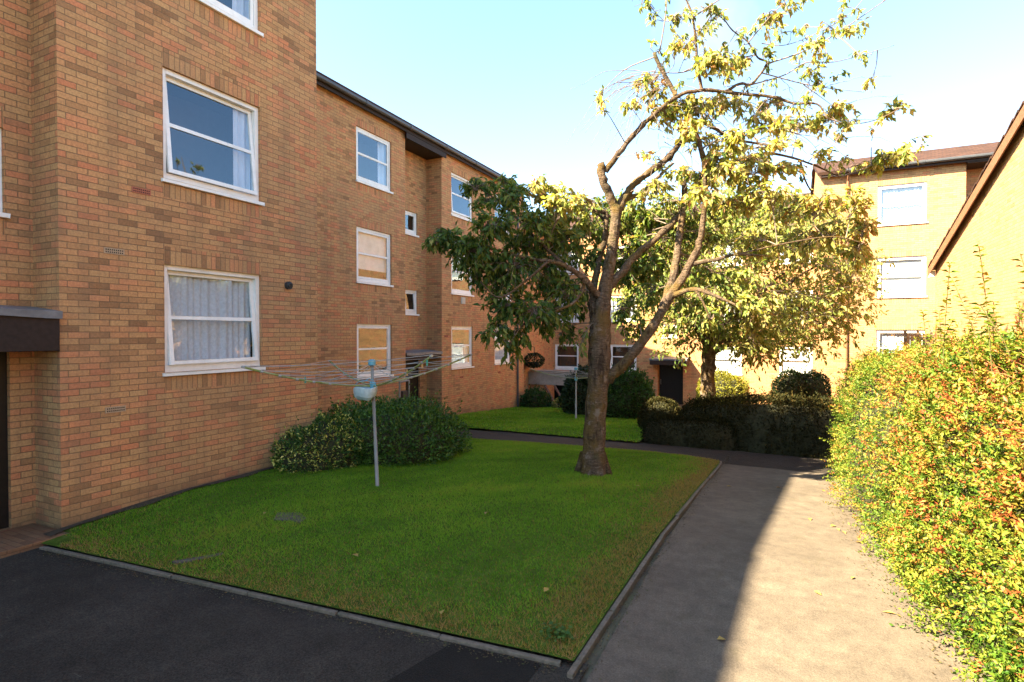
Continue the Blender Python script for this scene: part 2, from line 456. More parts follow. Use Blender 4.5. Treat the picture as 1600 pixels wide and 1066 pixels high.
M = dict(
    brick=mat_brick("buff_brick"), soldier=mat_brick("soldier_brick", 0.0, seed=3.0),
    white=mat_simple("white_window_paint", (.78, .78, .76), 0.35, 0.05, 14, dirt=(.42, .40, .34), dirt_amt=.35),
    glass=mat_glass(),
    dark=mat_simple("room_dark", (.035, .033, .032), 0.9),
    net=mat_curtain("net_curtain", (.90, .93, 1.0), 0.08, 26),
    drape=mat_curtain("pale_drape", (.78, .82, .92), 0.03, 1.5),
    blind=mat_curtain("white_blind", (.85, .84, .80), 0.0, 5),
    gutter=mat_simple("black_gutter", (.045, .046, .05), 0.45, .2, 6, spec=.5),
    board=mat_simple("dark_stained_board", (.022, .013, .010), 0.7, .3, 22, .2),
    barge=mat_simple("brown_bargeboard", (.17, .080, .038), 0.7, .25, 18, .2),
    lead=mat_simple("lead_flashing", (.12, .135, .15), 0.5, .25, 9, .3, .5),
    door=mat_simple("black_door", (.010, .008, .007), 0.45, .3, 20),
    tile=mat_tiles("roof_tiles", (.055, .027, .017)),
    airbrick=mat_simple("airbrick_clay", (.38, .27, .17), 0.9, .15, 60, .2),
    redair=mat_simple("red_airbrick_clay", (.36, .12, .07), 0.9, .15, 60, .2),
    hole=mat_simple("vent_hole", (.012, .012, .012), 0.9),
    vent=mat_simple("black_vent_plastic", (.03, .032, .034), 0.5),
    greyplastic=mat_simple("grey_vent_plastic", (.45, .44, .40), 0.6),
    asphalt=mat_asphalt("path_asphalt", (.108, .088, .069), .16, .15, .36),
    tarmac=mat_asphalt("yard_tarmac", (.034, .0295, .024), .40, .7),
    patch=mat_asphalt("patch_tarmac", (.0125, .0112, .0095)),
    footpath=mat_asphalt("footpath_asphalt", (.034, .028, .024)),
    kerb=mat_simple("kerb_concrete", (.135, .110, .085), 0.95, .3, 30, .6, dirt=(.07, .07, .04), dirt_amt=.8, dirt_scale=5),
    concrete=mat_simple("concrete", (.33, .29, .24), 0.95, .2, 20, .4, dirt=(.12, .10, .07), dirt_amt=.6),
    paver=mat_brick("entrance_pavers", 0.5, (.62, .5, .5), 8.0),
    soil=mat_soil(),
    ground=mat_simple("bare_ground", (.10, .085, .06), 1.0, .35, 5, .5, dirt=(.06, .08, .025), dirt_amt=.7),
    bark=mat_bark("cherry_bark"),
    greenstem=mat_simple("green_shoot_stem", (.10, .085, .03), 0.8, .3, 12),
    twig=mat_simple("twig_wood", (.16, .12, .095), 0.9, .35, 12),
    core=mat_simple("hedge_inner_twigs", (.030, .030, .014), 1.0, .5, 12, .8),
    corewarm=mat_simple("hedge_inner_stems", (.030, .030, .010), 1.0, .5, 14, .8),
    alu=mat_simple("dull_aluminium", (.25, .245, .22), 0.5, .12, 20, spec=.5, metal=.35, dirt=(.13, .125, .07), dirt_amt=.7),
    armgreen=mat_simple("algae_covered_arm", (.20, .22, .06), 0.75, .3, 25, dirt=(.40, .40, .32), dirt_amt=.7, dirt_scale=9),
    line=mat_simple("washing_line_plastic", (.30, .30, .29), 0.6, .15, 20),
    blue=mat_simple("blue_plastic", (.10, .30, .38), 0.5, .15, 20),
    bag=mat_simple("pale_blue_plastic", (.34, .44, .47), 0.45, .12, 20, dirt=(.75, .80, .82), dirt_amt=.8),
    peg=mat_simple("wooden_peg", (.45, .28, .12), 0.8),
    tealpeg=mat_simple("teal_peg", (.05, .30, .25), 0.6),
    fence=mat_simple("weathered_fence", (.21, .155, .10), 0.95, .4, 14, .4, dirt=(.10, .085, .06), dirt_amt=.7),
    slab=mat_simple("old_slab", (.085, .072, .056), 0.95, .35, 16, .6, dirt=(.06, .06, .035), dirt_amt=.8, dirt_scale=6),
    handrail=mat_simple("handrail_metal", (.22, .21, .19), 0.5, .2, 10, spec=.5),
    redwood=mat_simple("red_brown_timber", (.19, .085, .055), 0.8, .25, 16),
    leafA=mat_leaf("cherry_leaf", [(0, (.030, .070, .022)), (.30, (.065, .125, .028)), (.5, (.16, .21, .04)), (.68, (.33, .33, .08)), (.86, (.45, .37, .12)), (1, (.45, .23, .10))], .48, .5, .25),
    leafB=mat_leaf("garden_tree_leaf", [(0, (.07, .13, .028)), (.25, (.15, .22, .045)), (.5, (.31, .32, .085)), (.78, (.46, .38, .13)), (1, (.48, .27, .13))], .5),
    hedgeR=mat_leaf("mixed_hedge_leaf", [(0, (.030, .085, .008)), (.22, (.080, .15, .014)), (.42, (.165, .20, .022)), (.58, (.28, .23, .034)), (.70, (.38, .19, .042)), (.84, (.40, .13, .040)), (1, (.34, .075, .030))], .34, .5),
    hedgestem=mat_leaf("red_hedge_stem", [(0, (.20, .065, .028)), (.5, (.32, .10, .045)), (1, (.38, .19, .08))], .0, .7, .1),
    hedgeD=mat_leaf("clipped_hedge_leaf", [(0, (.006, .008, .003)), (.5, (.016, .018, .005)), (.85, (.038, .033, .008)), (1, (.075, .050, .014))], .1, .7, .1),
    bushD=mat_leaf("dark_shrub_leaf", [(0, (.016, .050, .008)), (.5, (.052, .120, .016)), (.85, (.11, .20, .024)), (1, (.17, .23, .04))], .2, .4, .3),
    varie=mat_leaf("variegated_leaf", [(0, (.016, .050, .008)), (.42, (.06, .13, .018)), (.55, (.36, .36, .06)), (1, (.60, .54, .16))], .2, .4),
    yellowb=mat_leaf("golden_shrub_leaf", [(0, (.08, .10, .012)), (.5, (.19, .19, .018)), (1, (.32, .27, .03))], .3),
    conifer=mat_leaf("dark_conifer_leaf", [(0, (.006, .017, .006)), (.7, (.018, .042, .010)), (1, (.04, .07, .015))], .15),
    greenb=mat_leaf("green_shrub_leaf", [(0, (.012, .036, .007)), (.6, (.030, .080, .012)), (1, (.08, .14, .022))], .2),
    grass=mat_leaf("grass_blade", [(0, (.080, .20, .009)), (.4, (.155, .335, .024)), (.7, (.27, .43, .04)), (.78, (.31, .29, .05)), (.90, (.36, .22, .08)), (1, (.33, .17, .085))], .45, .6, .12),
    fallen=mat_leaf("fallen_leaf", [(0, (.30, .20, .05)), (.5, (.38, .25, .07)), (1, (.22, .10, .04))], .1),
)

# ------------------------------------------------------------------ light and sky
SUN = np.array([1.0, 1.15, -1.33]); SUN /= np.linalg.norm(SUN)
ld = bpy.data.lights.new("sun", "SUN")
ld.energy = 3.5; ld.angle = radians(0.55); ld.color = (1.0, 0.85, 0.58)
lo = bpy.data.objects.new("sun", ld); COL.objects.link(lo)
lo.rotation_euler = Vector(SUN).to_track_quat("-Z", "Y").to_euler()
lo.location = (-20, -20, 30)
elev = math.asin(-SUN[2])
w = bpy.data.worlds.new("World"); scene.world = w; w.use_nodes = True
T = NT(w.node_tree); w.node_tree.nodes.clear()
wo = T.n("ShaderNodeOutputWorld"); bg = T.n("ShaderNodeBackground"); bg.inputs[1].default_value = 0.05
sky = T.n("ShaderNodeTexSky", sky_type="NISHITA")
sky.sun_disc = False; sky.sun_elevation = elev
sky.sun_rotation = atan2(-SUN[0], -SUN[1])
sky.air_density = 1.0; sky.dust_density = 0.7; sky.ozone_density = 1.0
tc = T.n("ShaderNodeTexCoord").outputs["Generated"]
# a white cumulus: noise gathered round one direction
cdir = unit(at(1095, 40, 1.0)-CAM)
vd = T.n("ShaderNodeVectorMath", operation="DOT_PRODUCT"); T.l(tc, vd.inputs[0]); vd.inputs[1].default_value = tuple(cdir)
cl = T.noise(tc, 7.0, 7, 0.6)
near = T.ramp(vd.outputs["Value"], [(0.995, (0, 0, 0)), (0.9998, (.38, .38, .38))])
mask = T.ramp(T.math("ADD", T.math("MULTIPLY", cl, 0.75), near), [(0.52, (0, 0, 0)), (0.98, (1, 1, 1))])
skyc = T.mix(mask, sky.outputs[0], (2.3, 2.25, 2.2))
skyc = T.mix(1.0, skyc, (.90, .96, .93), "MULTIPLY")
T.l(skyc, bg.inputs[0]); T.l(bg.outputs[0], wo.inputs[0])
vs = scene.view_settings
vs.view_transform = "Standard"; vs.look = "None"; vs.gamma = 1.0; vs.use_curve_mapping = False
vs.exposure = 3.6
scene.cycles.use_denoising = True
scene.cycles.max_bounces = 8
scene.cycles.transparent_max_bounces = 12
scene.cycles.sample_clamp_indirect = 8.0
scene.cycles.caustics_reflective = False


# ------------------------------------------------------------------ the setting
def sheet(name, rows, dz, mat, kind="structure", nx=2, z=None):
    """rows: (y, x_left, x_right) -> a sheet lying on the ground"""
    V, F = [], []
    for y, a, b in rows:
        for i in range(nx):
            x = a+(b-a)*i/(nx-1)
            V.append((x, y, (float(g(x, y)) if z is None else z)+dz))
    n = len(rows)
    for k in range(n-1):
        for i in range(nx-1):
            q = k*nx+i
            F.append((q, q+1, q+nx+1, q+nx))
    mb = MB()
    for f in F:
        p = [V[i] for i in f]
        mb.face(p, [(c[0], c[1]) for c in p])
    o = mb.build(name, mat)
    if kind: o["kind"] = kind
    return o


def interp(tab, y):
    ys = [t[0] for t in tab]; xs = [t[1] for t in tab]
    return np.interp(y, ys, xs)


YS = [-120, -40, -12, -6, 0, 3, 6, 8, 12, 16, 20, 26, 32, 60, 150, 400]
sheet("ground", [(y, -300, 300) for y in YS], -0.03, M["ground"])
KERB = [(3.3, -1.235), (8, -1.16), (11.0, -1.10), (11.55, -1.12)]          # inner (lawn) side of the path kerb


def front_kerb_y(x): return 2.955+(x+6.75)*0.0835


def kx(y): return interp(KERB, y)


def hedge_x(y): return interp([(0, 1.28), (3, 1.16), (4.5, 0.98), (6.5, 0.80), (8.5, 0.66), (10, 0.70), (12.4, 0.90)], y)


ys = list(np.arange(-14, 14.01, 0.5))
sheet("path", [(y, -1.10+0*y, 2.6) for y in np.arange(-14, 13.0, 0.5)], -0.004, M["asphalt"])
sheet("tarmac_yard", [(y, -7.6, -1.14) for y in np.arange(-14, 2.6, 0.5)]+[(2.7, -7.6, -1.14)], -0.006, M["tarmac"])
# the wedge of tarmac up to the skewed kerb
mb = MB()
mb.face([(-7.6, 2.7, -.006), (-1.14, 2.7, -.006), (-1.14, front_kerb_y(-1.14)+.06, -.006), (-7.6, front_kerb_y(-7.6)+.06, -.006)])
o = mb.build("tarmac_edge", M["tarmac"]); o["kind"] = "structure"
mb = MB()
mb.face([(-2.35, 2.2, .0), (-1.45, 2.2, .0), (-1.42, 3.34, .0), (-2.08, 3.29, .0)])
o = mb.build("tarmac_patch", M["patch"]); o["kind"] = "structure"


# footpath between the two lawns, curving to the block's entrance
def far_edge(x): return interp([(-9.7, 10.6), (-8.2, 11.0), (-6.6, 11.30), (-5, 11.58), (-2.7, 11.85), (-1.8, 11.78), (-1.0, 11.45)], x)


mb = MB()
xs = np.arange(-10.4, 3.61, 0.2)
for a, b in zip(xs[:-1], xs[1:]):
    p = [(a, far_edge(a)-0.06), (b, far_edge(b)-0.06), (b, 13.35), (a, 13.35)] if b > -7 else [(a, far_edge(a)-0.06), (b, far_edge(b)-0.06), (b, 12.95-0.0*(b+7)), (a, 12.95)]
    mb.face([(x, y, float(g(x, y))-0.002) for x, y in p])
o = mb.build("footpath", M["footpath"]); o["kind"] = "structure"


def lawn_height(x, y):
    """the first lawn crowns gently above its kerbs"""
    e = np.minimum(np.minimum(kx(y)-x, y-front_kerb_y(x)), far_edge(x)-y)
    return g(x, y)+0.035+0.10*np.clip(e/1.6, 0, 1)**0.8


def lawn_mesh(name, xr, yr, inside, height, mat, step=0.12):
    X = np.arange(xr[0], xr[1]+1e-6, step); Yv = np.arange(yr[0], yr[1]+1e-6, step)
    nx, ny = len(X), len(Yv)
    GX, GY = np.meshgrid(X, Yv)
    V = np.stack([GX.ravel(), GY.ravel(), height(GX.ravel(), GY.ravel())], 1)
    V[:, 2] += rough3(V*np.array([1, 1, 0]), 5, 1.6)*0.010
    i = np.arange(nx*ny).reshape(ny, nx)
    F = np.stack([i[:-1, :-1], i[:-1, 1:], i[1:, 1:], i[1:, :-1]], -1).reshape(-1, 4)
    c = V[F].mean(1)
    F = F[inside(c[:, 0], c[:, 1])]
    if name == "lawn":
        V[:, 1] = np.maximum(V[:, 1], front_kerb_y(V[:, 0])-.004)
        V[:, 1] = np.minimum(V[:, 1], far_edge(V[:, 0])-.02)
        V[:, 0] = np.minimum(V[:, 0], kx(V[:, 1])+.012)
        V[:, 1] = np.where(np.abs(V[:, 1]-front_kerb_y(V[:, 0])) < .07, front_kerb_y(V[:, 0])-.004, V[:, 1])
        V[:, 0] = np.where(np.abs(V[:, 0]-kx(V[:, 1])) < .07, kx(V[:, 1])+.012, V[:, 0])
        V[:, 2] = height(V[:, 0], V[:, 1])
    used = np.unique(F); mp = np.zeros(len(V), int); mp[used] = np.arange(len(used))
    o = np_mesh(name, V[used], mp[F], mat, smooth=True)
    o["kind"] = "structure"
    return o


def in_grass1(x, y): return in_lawn1(x, y) & ~((x < -6.88) & (y < 6.95)) & ((x-front_kerb_y(0)*0 > -6.55) | (y > 3.15))


def in_lawn1(x, y): return (x < kx(y)-0.0) & (y > front_kerb_y(x)+0.0) & (y < far_edge(x)-0.02) & (x > -9.7) & ((x > -7.02) | (y > 6.9)) & ((x > -6.78) | (y > 3.24))


def in_lawn2(x, y):
    right = interp([(12.9, -3.2), (14.5, -3.0), (17, -4.0), (21.8, -4.2)], y)
    return (x < right) & (x > -9.72) & (y > 13.15+np.clip(-7.0-x, 0, 3)*0.0) & (y < 21.9)


def lawn2_height(x, y): return g(x, y)+0.03+0.06*np.clip((y-13.1)/1.0, 0, 1)


lawn_mesh("lawn", (-9.7, -1.0), (2.9, 12.1), in_lawn1, lawn_height, M["soil"], 0.1)
lawn_mesh("back_lawn", (-9.7, -2.9), (13.0, 22.0), in_lawn2, lawn2_height, M["soil"], 0.2)


def blades(name, n, xr, yr, inside, height, hmean, wmean, dry, dens=None, seed=1, keep=None):
    r = np.random.default_rng(seed)
    x = r.uniform(*xr, n); y = r.uniform(*yr, n)
    k = inside(x, y)
    if dens is not None: k &= r.uniform(size=n) < dens(x, y)
    x, y = x[k], y[k]
    n = len(x)
    z = height(x, y)
    P = np.stack([x, y, z-0.004], 1)
    patch = rough3(P*np.array([1, 1, 0]), 31, 1.3)
    ang = r.uniform(0, 2*pi, n)
    lean = r.normal(0, 0.55, (n, 2))
    h = hmean*r.uniform(0.55, 1.35, n)*(1+0.25*patch)
    wd = wmean*r.uniform(0.7, 1.3, n)
    side = np.stack([np.cos(ang), np.sin(ang), np.zeros(n)], 1)*wd[:, None]*0.5
    tip = P+np.stack([lean[:, 0]*h, lean[:, 1]*h, h], 1)
    V = np.stack([P-side, P+side, tip], 1).reshape(-1, 3)
    F = np.arange(3*n).reshape(n, 3)
    d = dry(x, y)
    rnd = np.clip(r.beta(2, 2.2, n)*0.60+0.22*patch+0.10*rough3(P, 91, 4.0)+0.10, 0.02, 0.76)
    brown = r.uniform(size=n) < d*(0.75+0.4*rough3(P, 77, 3.0))
    rnd = np.where(brown, r.uniform(0.78, 1.0, n), rnd)
    straw = r.uniform(size=n) < 0.012
    rnd = np.where(straw, r.uniform(0.75, 0.95, n), rnd)
    o = np_mesh(name, V, F, M["grass"], attrs={"rnd": rnd})
    o["kind"] = "stuff"
    return o


def dry1(x, y):
    e = np.minimum(kx(y)-x, (y-front_kerb_y(x))*0.9)
    e2 = np.minimum(e, (far_edge(x)-y)*2.0)
    ek = np.clip(kx(y)-x, 0, 9)
    return 0.9*np.exp(-(ek/0.34)**2)+1.0*np.exp(-np.clip(e2, 0, 9)/0.22)+0.34*np.exp(-np.clip(e2, 0, 9)/0.6)+0.004


blades("grass", 430000, (-8.6, -1.1), (2.95, 12.0), in_grass1, lawn_height, 0.027, 0.0075, dry1,
       dens=lambda x, y: np.clip(1.25-(y-3)*0.075, 0.35, 1), seed=4)
blades("back_grass", 52000, (-9.7, -2.9), (13.1, 21.9), in_lawn2, lawn2_height, 0.045, 0.022, lambda x, y: 0.02+0*x, seed=5)


# bare soil along the foot of the near wall
mb = MB()
yy_ = np.arange(3.05, 6.91, .15)
for a, b in zip(yy_[:-1], yy_[1:]):
    wa, wb = .13+.04*sin(a*5)+.02*sin(a*13), .13+.04*sin(b*5)+.02*sin(b*13)
    mb.face([(x, y, float(lawn_height(x, y))+.016) for x, y in ((-7.0, a), (-7.0+wa, a), (-7.0+wb, b), (-7.0, b))])
o = mb.build("soil_strip", mat_simple("damp_soil", (.045, .032, .020), 1.0, .5, 25, .8)); o["kind"] = "structure"


# kerbs
def kerb(name, pts, width, z0, z1, seg):
    mb = MB()
    P = [np.array(p, float) for p in pts]
    acc = [0]
    for a, b in zip(P[:-1], P[1:]): acc.append(acc[-1]+np.linalg.norm(b-a))
    L = acc[-1]; k = 0
    def pos(t):
        for i in range(len(P)-1):
            if t <= acc[i+1] or i == len(P)-2:
                f = (t-acc[i])/(acc[i+1]-acc[i]); return P[i]+(P[i+1]-P[i])*f
    t = 0.0
    while t < L-0.05:
        t2 = min(t+seg, L)
        a, b = pos(t+0.004), pos(t2-0.004)
        d = (b-a)/np.linalg.norm(b-a); nrm = np.array([-d[1], d[0]])
        j = random.uniform(-.006, .006); zz = random.uniform(-.008, .006); tw = random.uniform(-.008, .008)
        q = [a+nrm*(j-width/2), a+nrm*(j+width/2), b+nrm*(j+tw+width/2), b+nrm*(j+tw-width/2)]
        lo_ = [(p[0], p[1], float(g(*p))+z0) for p in q]; hi = [(p[0], p[1], float(g(*p))+z1+zz) for p in q]
        mb.face(hi)
        for i in range(4):
            mb.face([lo_[i], lo_[(i+1) % 4], hi[(i+1) % 4], hi[i]])
        t = t2
    o = mb.build(name, M["kerb"], bevel=0.006); o["kind"] = "structure"
    return o


kerb("path_kerb", [(-1.205, 3.28), (-1.13, 8), (-1.07, 11.0), (-1.09, 11.55)], 0.042, -0.1, 0.030, 0.9)
kerb("front_kerb", [(-1.30, front_kerb_y(-1.30)-.02), (-3.5, front_kerb_y(-3.5)-.02), (-6.75, front_kerb_y(-6.75)-.02)], 0.040, -0.1, 0.022, 0.9)
mb = MB(); mb.box(W, 2.3, 40, 0.5, 22.2, -1.2, 0.42)
o = mb.build("garden_bank", M["ground"]); o["kind"] = "structure"

# ------------------------------------------------------------------ buildings
def wall(mb, fr, u0, u1, z0, z1, ops=(), depth=0.11, soldier=True, reveal=True):
    us = {u0, u1}; zs = {z0, z1}
    for a, b, c, d in ops:
        us |= {a, b}; zs |= {c, d}
        if soldier: zs |= {min(d+0.225, z1), max(c-0.225, z0)}
    us = sorted(x for x in us if u0 <= x <= u1); zs = sorted(z for z in zs if z0 <= z <= z1)
    for a, b in zip(us[:-1], us[1:]):
        for c, d in zip(zs[:-1], zs[1:]):
            uc, zc = (a+b)/2, (c+d)/2
            if any(A < uc < B and C_ < zc < D for A, B, C_, D in ops): continue
            base = None
            if soldier:
                for A, B, C_, D in ops:
                    if A < uc < B and D < zc < D+0.225: base = D
                    if A < uc < B and C_-0.225 < zc < C_ and C_ > z0+0.3: base = C_-0.225
            pts = [fr.p(a, 0, c), fr.p(b, 0, c), fr.p(b, 0, d), fr.p(a, 0, d)]
            if base is not None:
                mb.face(pts, [((c-base)*.928, a), ((c-base)*.928, b), ((d-base)*.928, b), ((d-base)*.928, a)], 1)
            else:
                mb.face(pts, [(a, c), (b, c), (b, d), (a, d)], 0)
    if reveal:
        for A, B, C_, D in ops:
            for u in (A, B):
                mb.face([fr.p(u, 0, C_), fr.p(u, -depth, C_), fr.p(u, -depth, D), fr.p(u, 0, D)],
                        [(0, C_), (depth, C_), (depth, D), (0, D)])
            for z in (C_, D):
                mb.face([fr.p(A, 0, z), fr.p(B, 0, z), fr.p(B, -depth, z), fr.p(A, -depth, z)],
                        [(A, 0), (B, 0), (B, depth), (A, depth)])


def window(root, fr, u0, u1, z0, z1, curtain="none", tilt=0.0, bar=0.52, name="window", side=1, open_top=0.0):
    fw, nb, nf = 0.062, -0.115, -0.045
    mb = MB()
    mb.box(fr, u0, u0+fw, nb, nf, z0, z1); mb.box(fr, u1-fw, u1, nb, nf, z0, z1)
    mb.box(fr, u0+fw, u1-fw, nb, nf, z1-fw, z1); mb.box(fr, u0+fw, u1-fw, nb, nf, z0, z0+fw*1.5)
    win = mb.build(name, M["white"], root, bevel=0.004)
    # sash
    a, b, c, d = u0+fw+.004, u1-fw-.004, z0+fw*1.5+.004, z1-fw-.004
    zm = (c+d)/2
    sf = Fr(fr.o, fr.U, fr.N)
    t = tan(radians(tilt))
    class TF:
        def p(s, u, n, z): return fr.p(u, n-(z-zm)*t, z)
    tf = TF()
    sw = 0.05
    mb = MB()
    s0, s1 = -0.085, -0.052
    mb.box(tf, a, a+sw, s0, s1, c, d); mb.box(tf, b-sw, b, s0, s1, c, d)
    mb.box(tf, a+sw, b-sw, s0, s1, d-sw, d); mb.box(tf, a+sw, b-sw, s0, s1, c, c+sw)
    if bar:
        zb = c+(d-c)*bar
        mb.box(tf, a+sw, b-sw, s0, s1-.002, zb-.024, zb+.024)
    mb.build("sash", M["white"], win, bevel=0.004)
    mb = MB()
    mb.face([tf.p(a+sw-.01, -.068, c+sw-.01), tf.p(b-sw+.01, -.068, c+sw-.01), tf.p(b-sw+.01, -.068, d-sw+.01), tf.p(a+sw-.01, -.068, d-sw+.01)])
    mb.build("pane", M["glass"], win)
    mb = MB()
    mb.box(fr, u0-.03, u1+.03, -.05, .045, z0-.045, z0-.002)
    mb.build("sill", M["white"], win, bevel=0.006)
    # the unlit room behind
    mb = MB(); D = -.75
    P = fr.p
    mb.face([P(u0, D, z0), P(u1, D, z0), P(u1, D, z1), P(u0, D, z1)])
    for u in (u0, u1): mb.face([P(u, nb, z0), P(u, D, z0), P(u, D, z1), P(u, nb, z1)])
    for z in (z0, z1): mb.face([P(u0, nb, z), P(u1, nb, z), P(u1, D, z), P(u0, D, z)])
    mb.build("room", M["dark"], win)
    # curtains
    def drape(ua, ub, mat, za=z0+.08, zb_=z1-.06, amp=.016, freq=55, n0=-.165):
        k = max(6, int((ub-ua)*70)); mb = MB()
        for i in range(k):
            x0, x1 = ua+(ub-ua)*i/k, ua+(ub-ua)*(i+1)/k
            o0, o1 = [amp*(sin(x_*freq+1.3*sin(x_*9.1))*.7+.6*sin(x_*freq*.37)+.5*sin(x_*freq*.171+2)) for x_ in (x0, x1)]
            mb.face([P(x0, n0+o0, za), P(x1, n0+o1, za), P(x1, n0+o1, zb_), P(x0, n0+o0, zb_)])
        mb.build("curtain", mat, win, smooth=True)
    w_ = u1-u0
    if curtain == "net": drape(u0+.05, u1-.05, M["net"])
    elif curtain == "half": drape(u0+.05, u1-.05, M["net"], z0+.08, z0+(z1-z0)*.55)
    elif curtain == "side":
        if side > 0: drape(u1-.36, u1-.05, M["drape"], amp=.03, freq=48)
        else: drape(u0+.05, u0+.36, M["drape"], amp=.03, freq=48)
    elif curtain == "both":
        drape(u1-.34, u1-.05, M["drape"], amp=.03, freq=48); drape(u0+.05, u0+.30, M["drape"], amp=.03, freq=48)
    elif curtain == "blind": drape(u0+.07, u1-.07, M["blind"], z0+.08, z1-.05, .001, 3, -.135)
    elif curtain == "blindhalf": drape(u0+.07, u1-.07, M["blind"], z0+.35, z1-.05, .001, 3, -.135)
    return win


def airbrick(root, fr, u, z, mat, name="air_brick"):
    mb = MB()
    mb.box(fr, u-.11, u+.11, 0, .008, z-.034, z+.034, 0)
    for r in (-1, 1):
        for i in range(9):
            c = u-.088+i*.022
            mb.box(fr, c-.006, c+.006, .0085, .0095, z+r*.014-.007, z+r*.014+.007, 1)
    return mb.build(name, [mat, M["hole"]], root)


def roof_slab(root, pts_lo, pts_hi, th=0.12, mat=None, name="roof"):
    """pts_lo: eave ends, pts_hi: ridge ends"""
    a, b = [np.array(p, float) for p in pts_lo]; d, c = [np.array(p, float) for p in pts_hi]
    nrm = np.cross(b-a, d-a); nrm /= np.linalg.norm(nrm)
    if nrm[2] < 0: nrm = -nrm
    L = np.linalg.norm(b-a); H = np.linalg.norm(d-a)
    mb = MB()
    mb.face([a+nrm*th, b+nrm*th, c+nrm*th, d+nrm*th], [(0, 0), (L, 0), (L, H), (0, H)])
    mb.face([a, b, c, d], [(0, 0), (L, 0), (L, H), (0, H)])
    for p, q in ((a, b), (b, c), (c, d), (d, a)):
        mb.face([p, q, q+nrm*th, p+nrm*th], [(0, 0), (1, 0), (1, .1), (0, .1)])
    return mb.build(name, mat or M["tile"], root)


def gutter(root, p, q, r=0.062):
    """half-round gutter with brackets and a fascia board behind"""
    mb = MB(); p = np.array(p, float); q = np.array(q, float)
    mb.tube([p, q], r, 10)
    L = np.linalg.norm(q-p); d = (q-p)/L; t = 0.4
    while t < L:
        mb.tube([p+d*(t-.04), p+d*(t+.04)], r*1.22, 10); t += 1.85
    return mb.build("gutter", M["gutter"], root, smooth=False)


def canopy(root, fr, u0, u1, n0, n1, z0, z1, lead=True):
    mb = MB(); mb.box(fr, u0, u1, n0, n1, z0, z1-.03)
    c = mb.build("canopy", M["board"], root, bevel=.005)
    if lead:
        mb = MB()
        k = 14
        for i in range(k):
            a, b = u0-.02+(u1-u0+.04)*i/k, u0-.02+(u1-u0+.04)*(i+1)/k
            da, db = .006*sin(a*5+u0), .006*sin(b*5+u0)
            mb.face([fr.p(a, n0, z1+.06+da), fr.p(b, n0, z1+.06+db), fr.p(b, n1+.03, z1+db), fr.p(a, n1+.03, z1+da)])
            mb.face([fr.p(a, n1+.03, z1+da), fr.p(b, n1+.03, z1+db), fr.p(b, n1+.03, z1-.075+db*2), fr.p(a, n1+.03, z1-.075+da*2)])
        mb.build("lead_top", M["lead"], c)
    return c


def door(root, fr, u0, u1, z0, z1, n=-.06):
    mb = MB()
    mb.box(fr, u0, u1, n-.05, n, z0, z1)
    for a, b in ((.12, .46), (.54, .9)):
        zz0, zz1 = z0+(z1-z0)*a, z0+(z1-z0)*b
        mb.box(fr, u0+.14, u1-.14, n, n+.012, zz0, zz1)
    d = mb.build("door", M["door"], root, bevel=.004)
    mb = MB()
    mb.tube([fr.p(u0+.09, n+.055, z0+.95), fr.p(u0+.09, n+.055, z0+1.2)], .012, 8)
    mb.tube([fr.p(u0+.09, n-.01, z0+.97), fr.p(u0+.09, n+.055, z0+.97)], .009, 6)
    mb.tube([fr.p(u0+.09, n-.01, z0+1.18), fr.p(u0+.09, n+.055, z0+1.18)], .009, 6)
    mb.build("handle", M["alu"], d)
    return d


# ---- the near block (left), face at X = -7
FA = Fr((-7.0, 0, 0), (0, 1, 0), (1, 0, 0))
near_block = thing("flat_block", (-7.0, 5.0, 0), "tall buff brick flats nearest the camera, with two large tilted white windows", "block of flats")
mb = MB()
NW = [(4.35, 5.79, 1.68, 3.05), (4.35, 5.79, 4.12, 5.53), (4.35, 5.79, 6.62, 8.0)]
wall(mb, FA, 3.22, 6.90, -.15, 8.90, NW)
FR0 = Fr((-7.53, 0, 0), (0, 1, 0), (1, 0, 0))
wall(mb, FR0, 1.25, 3.22, -.15, 8.78, [(2.02, 2.97, 3.46, 4.38), (2.02, 2.97, 5.96, 6.85), (1.85, 3.00, .06, 2.06)])
FS = Fr((0, 3.22, 0), (1, 0, 0), (0, -1, 0))
wall(mb, FS, -7.53, -7.0, -.15, 8.78)
FS2 = Fr((0, 1.25, 0), (1, 0, 0), (0, 1, 0))
wall(mb, FS2, -7.53, -7.0, -.15, 8.78)
wall(mb, FA, -13.0, 1.25, -.15, 8.05)  # unseen wall, its top lowered under the eave tilted for the path shadow
FN = Fr((0, 6.90, 0), (1, 0, 0), (0, 1, 0))
wall(mb, FN, -15.0, -7.0, -1.0, 8.78)
wall(mb, Fr((0, -13.0, 0), (1, 0, 0), (0, -1, 0)), -15, -7, -.15, 8.78)
wall(mb, Fr((-15, 0, 0), (0, 1, 0), (-1, 0, 0)), -13, 6.9, -.3, 8.78)
mb.build("wall", [M["brick"], M["soldier"]], near_block)
window(near_block, FA, *NW[0], curtain="net", tilt=6.0, bar=.50)
window(near_block, FA, *NW[1], curtain="side", tilt=6.0, bar=.50)
window(near_block, FA, *NW[2], curtain="side", tilt=0, bar=.5)
window(near_block, FR0, 2.02, 2.97, 3.46, 4.38, curtain="none", bar=0)
window(near_block, FR0, 2.02, 2.97, 5.96, 6.85, curtain="none", bar=0)
door(near_block, FR0, 1.85, 3.00, .06, 2.06)
canopy(near_block, FA, 1.25, 3.205, -.52, .03, 1.99, 2.42)
airbrick(near_block, FA, 3.77, 3.13, M["airbrick"]); airbrick(near_block, FA, 3.77, 1.29, M["airbrick"])
airbrick(near_block, FA, 4.08, 3.90, M["redair"])
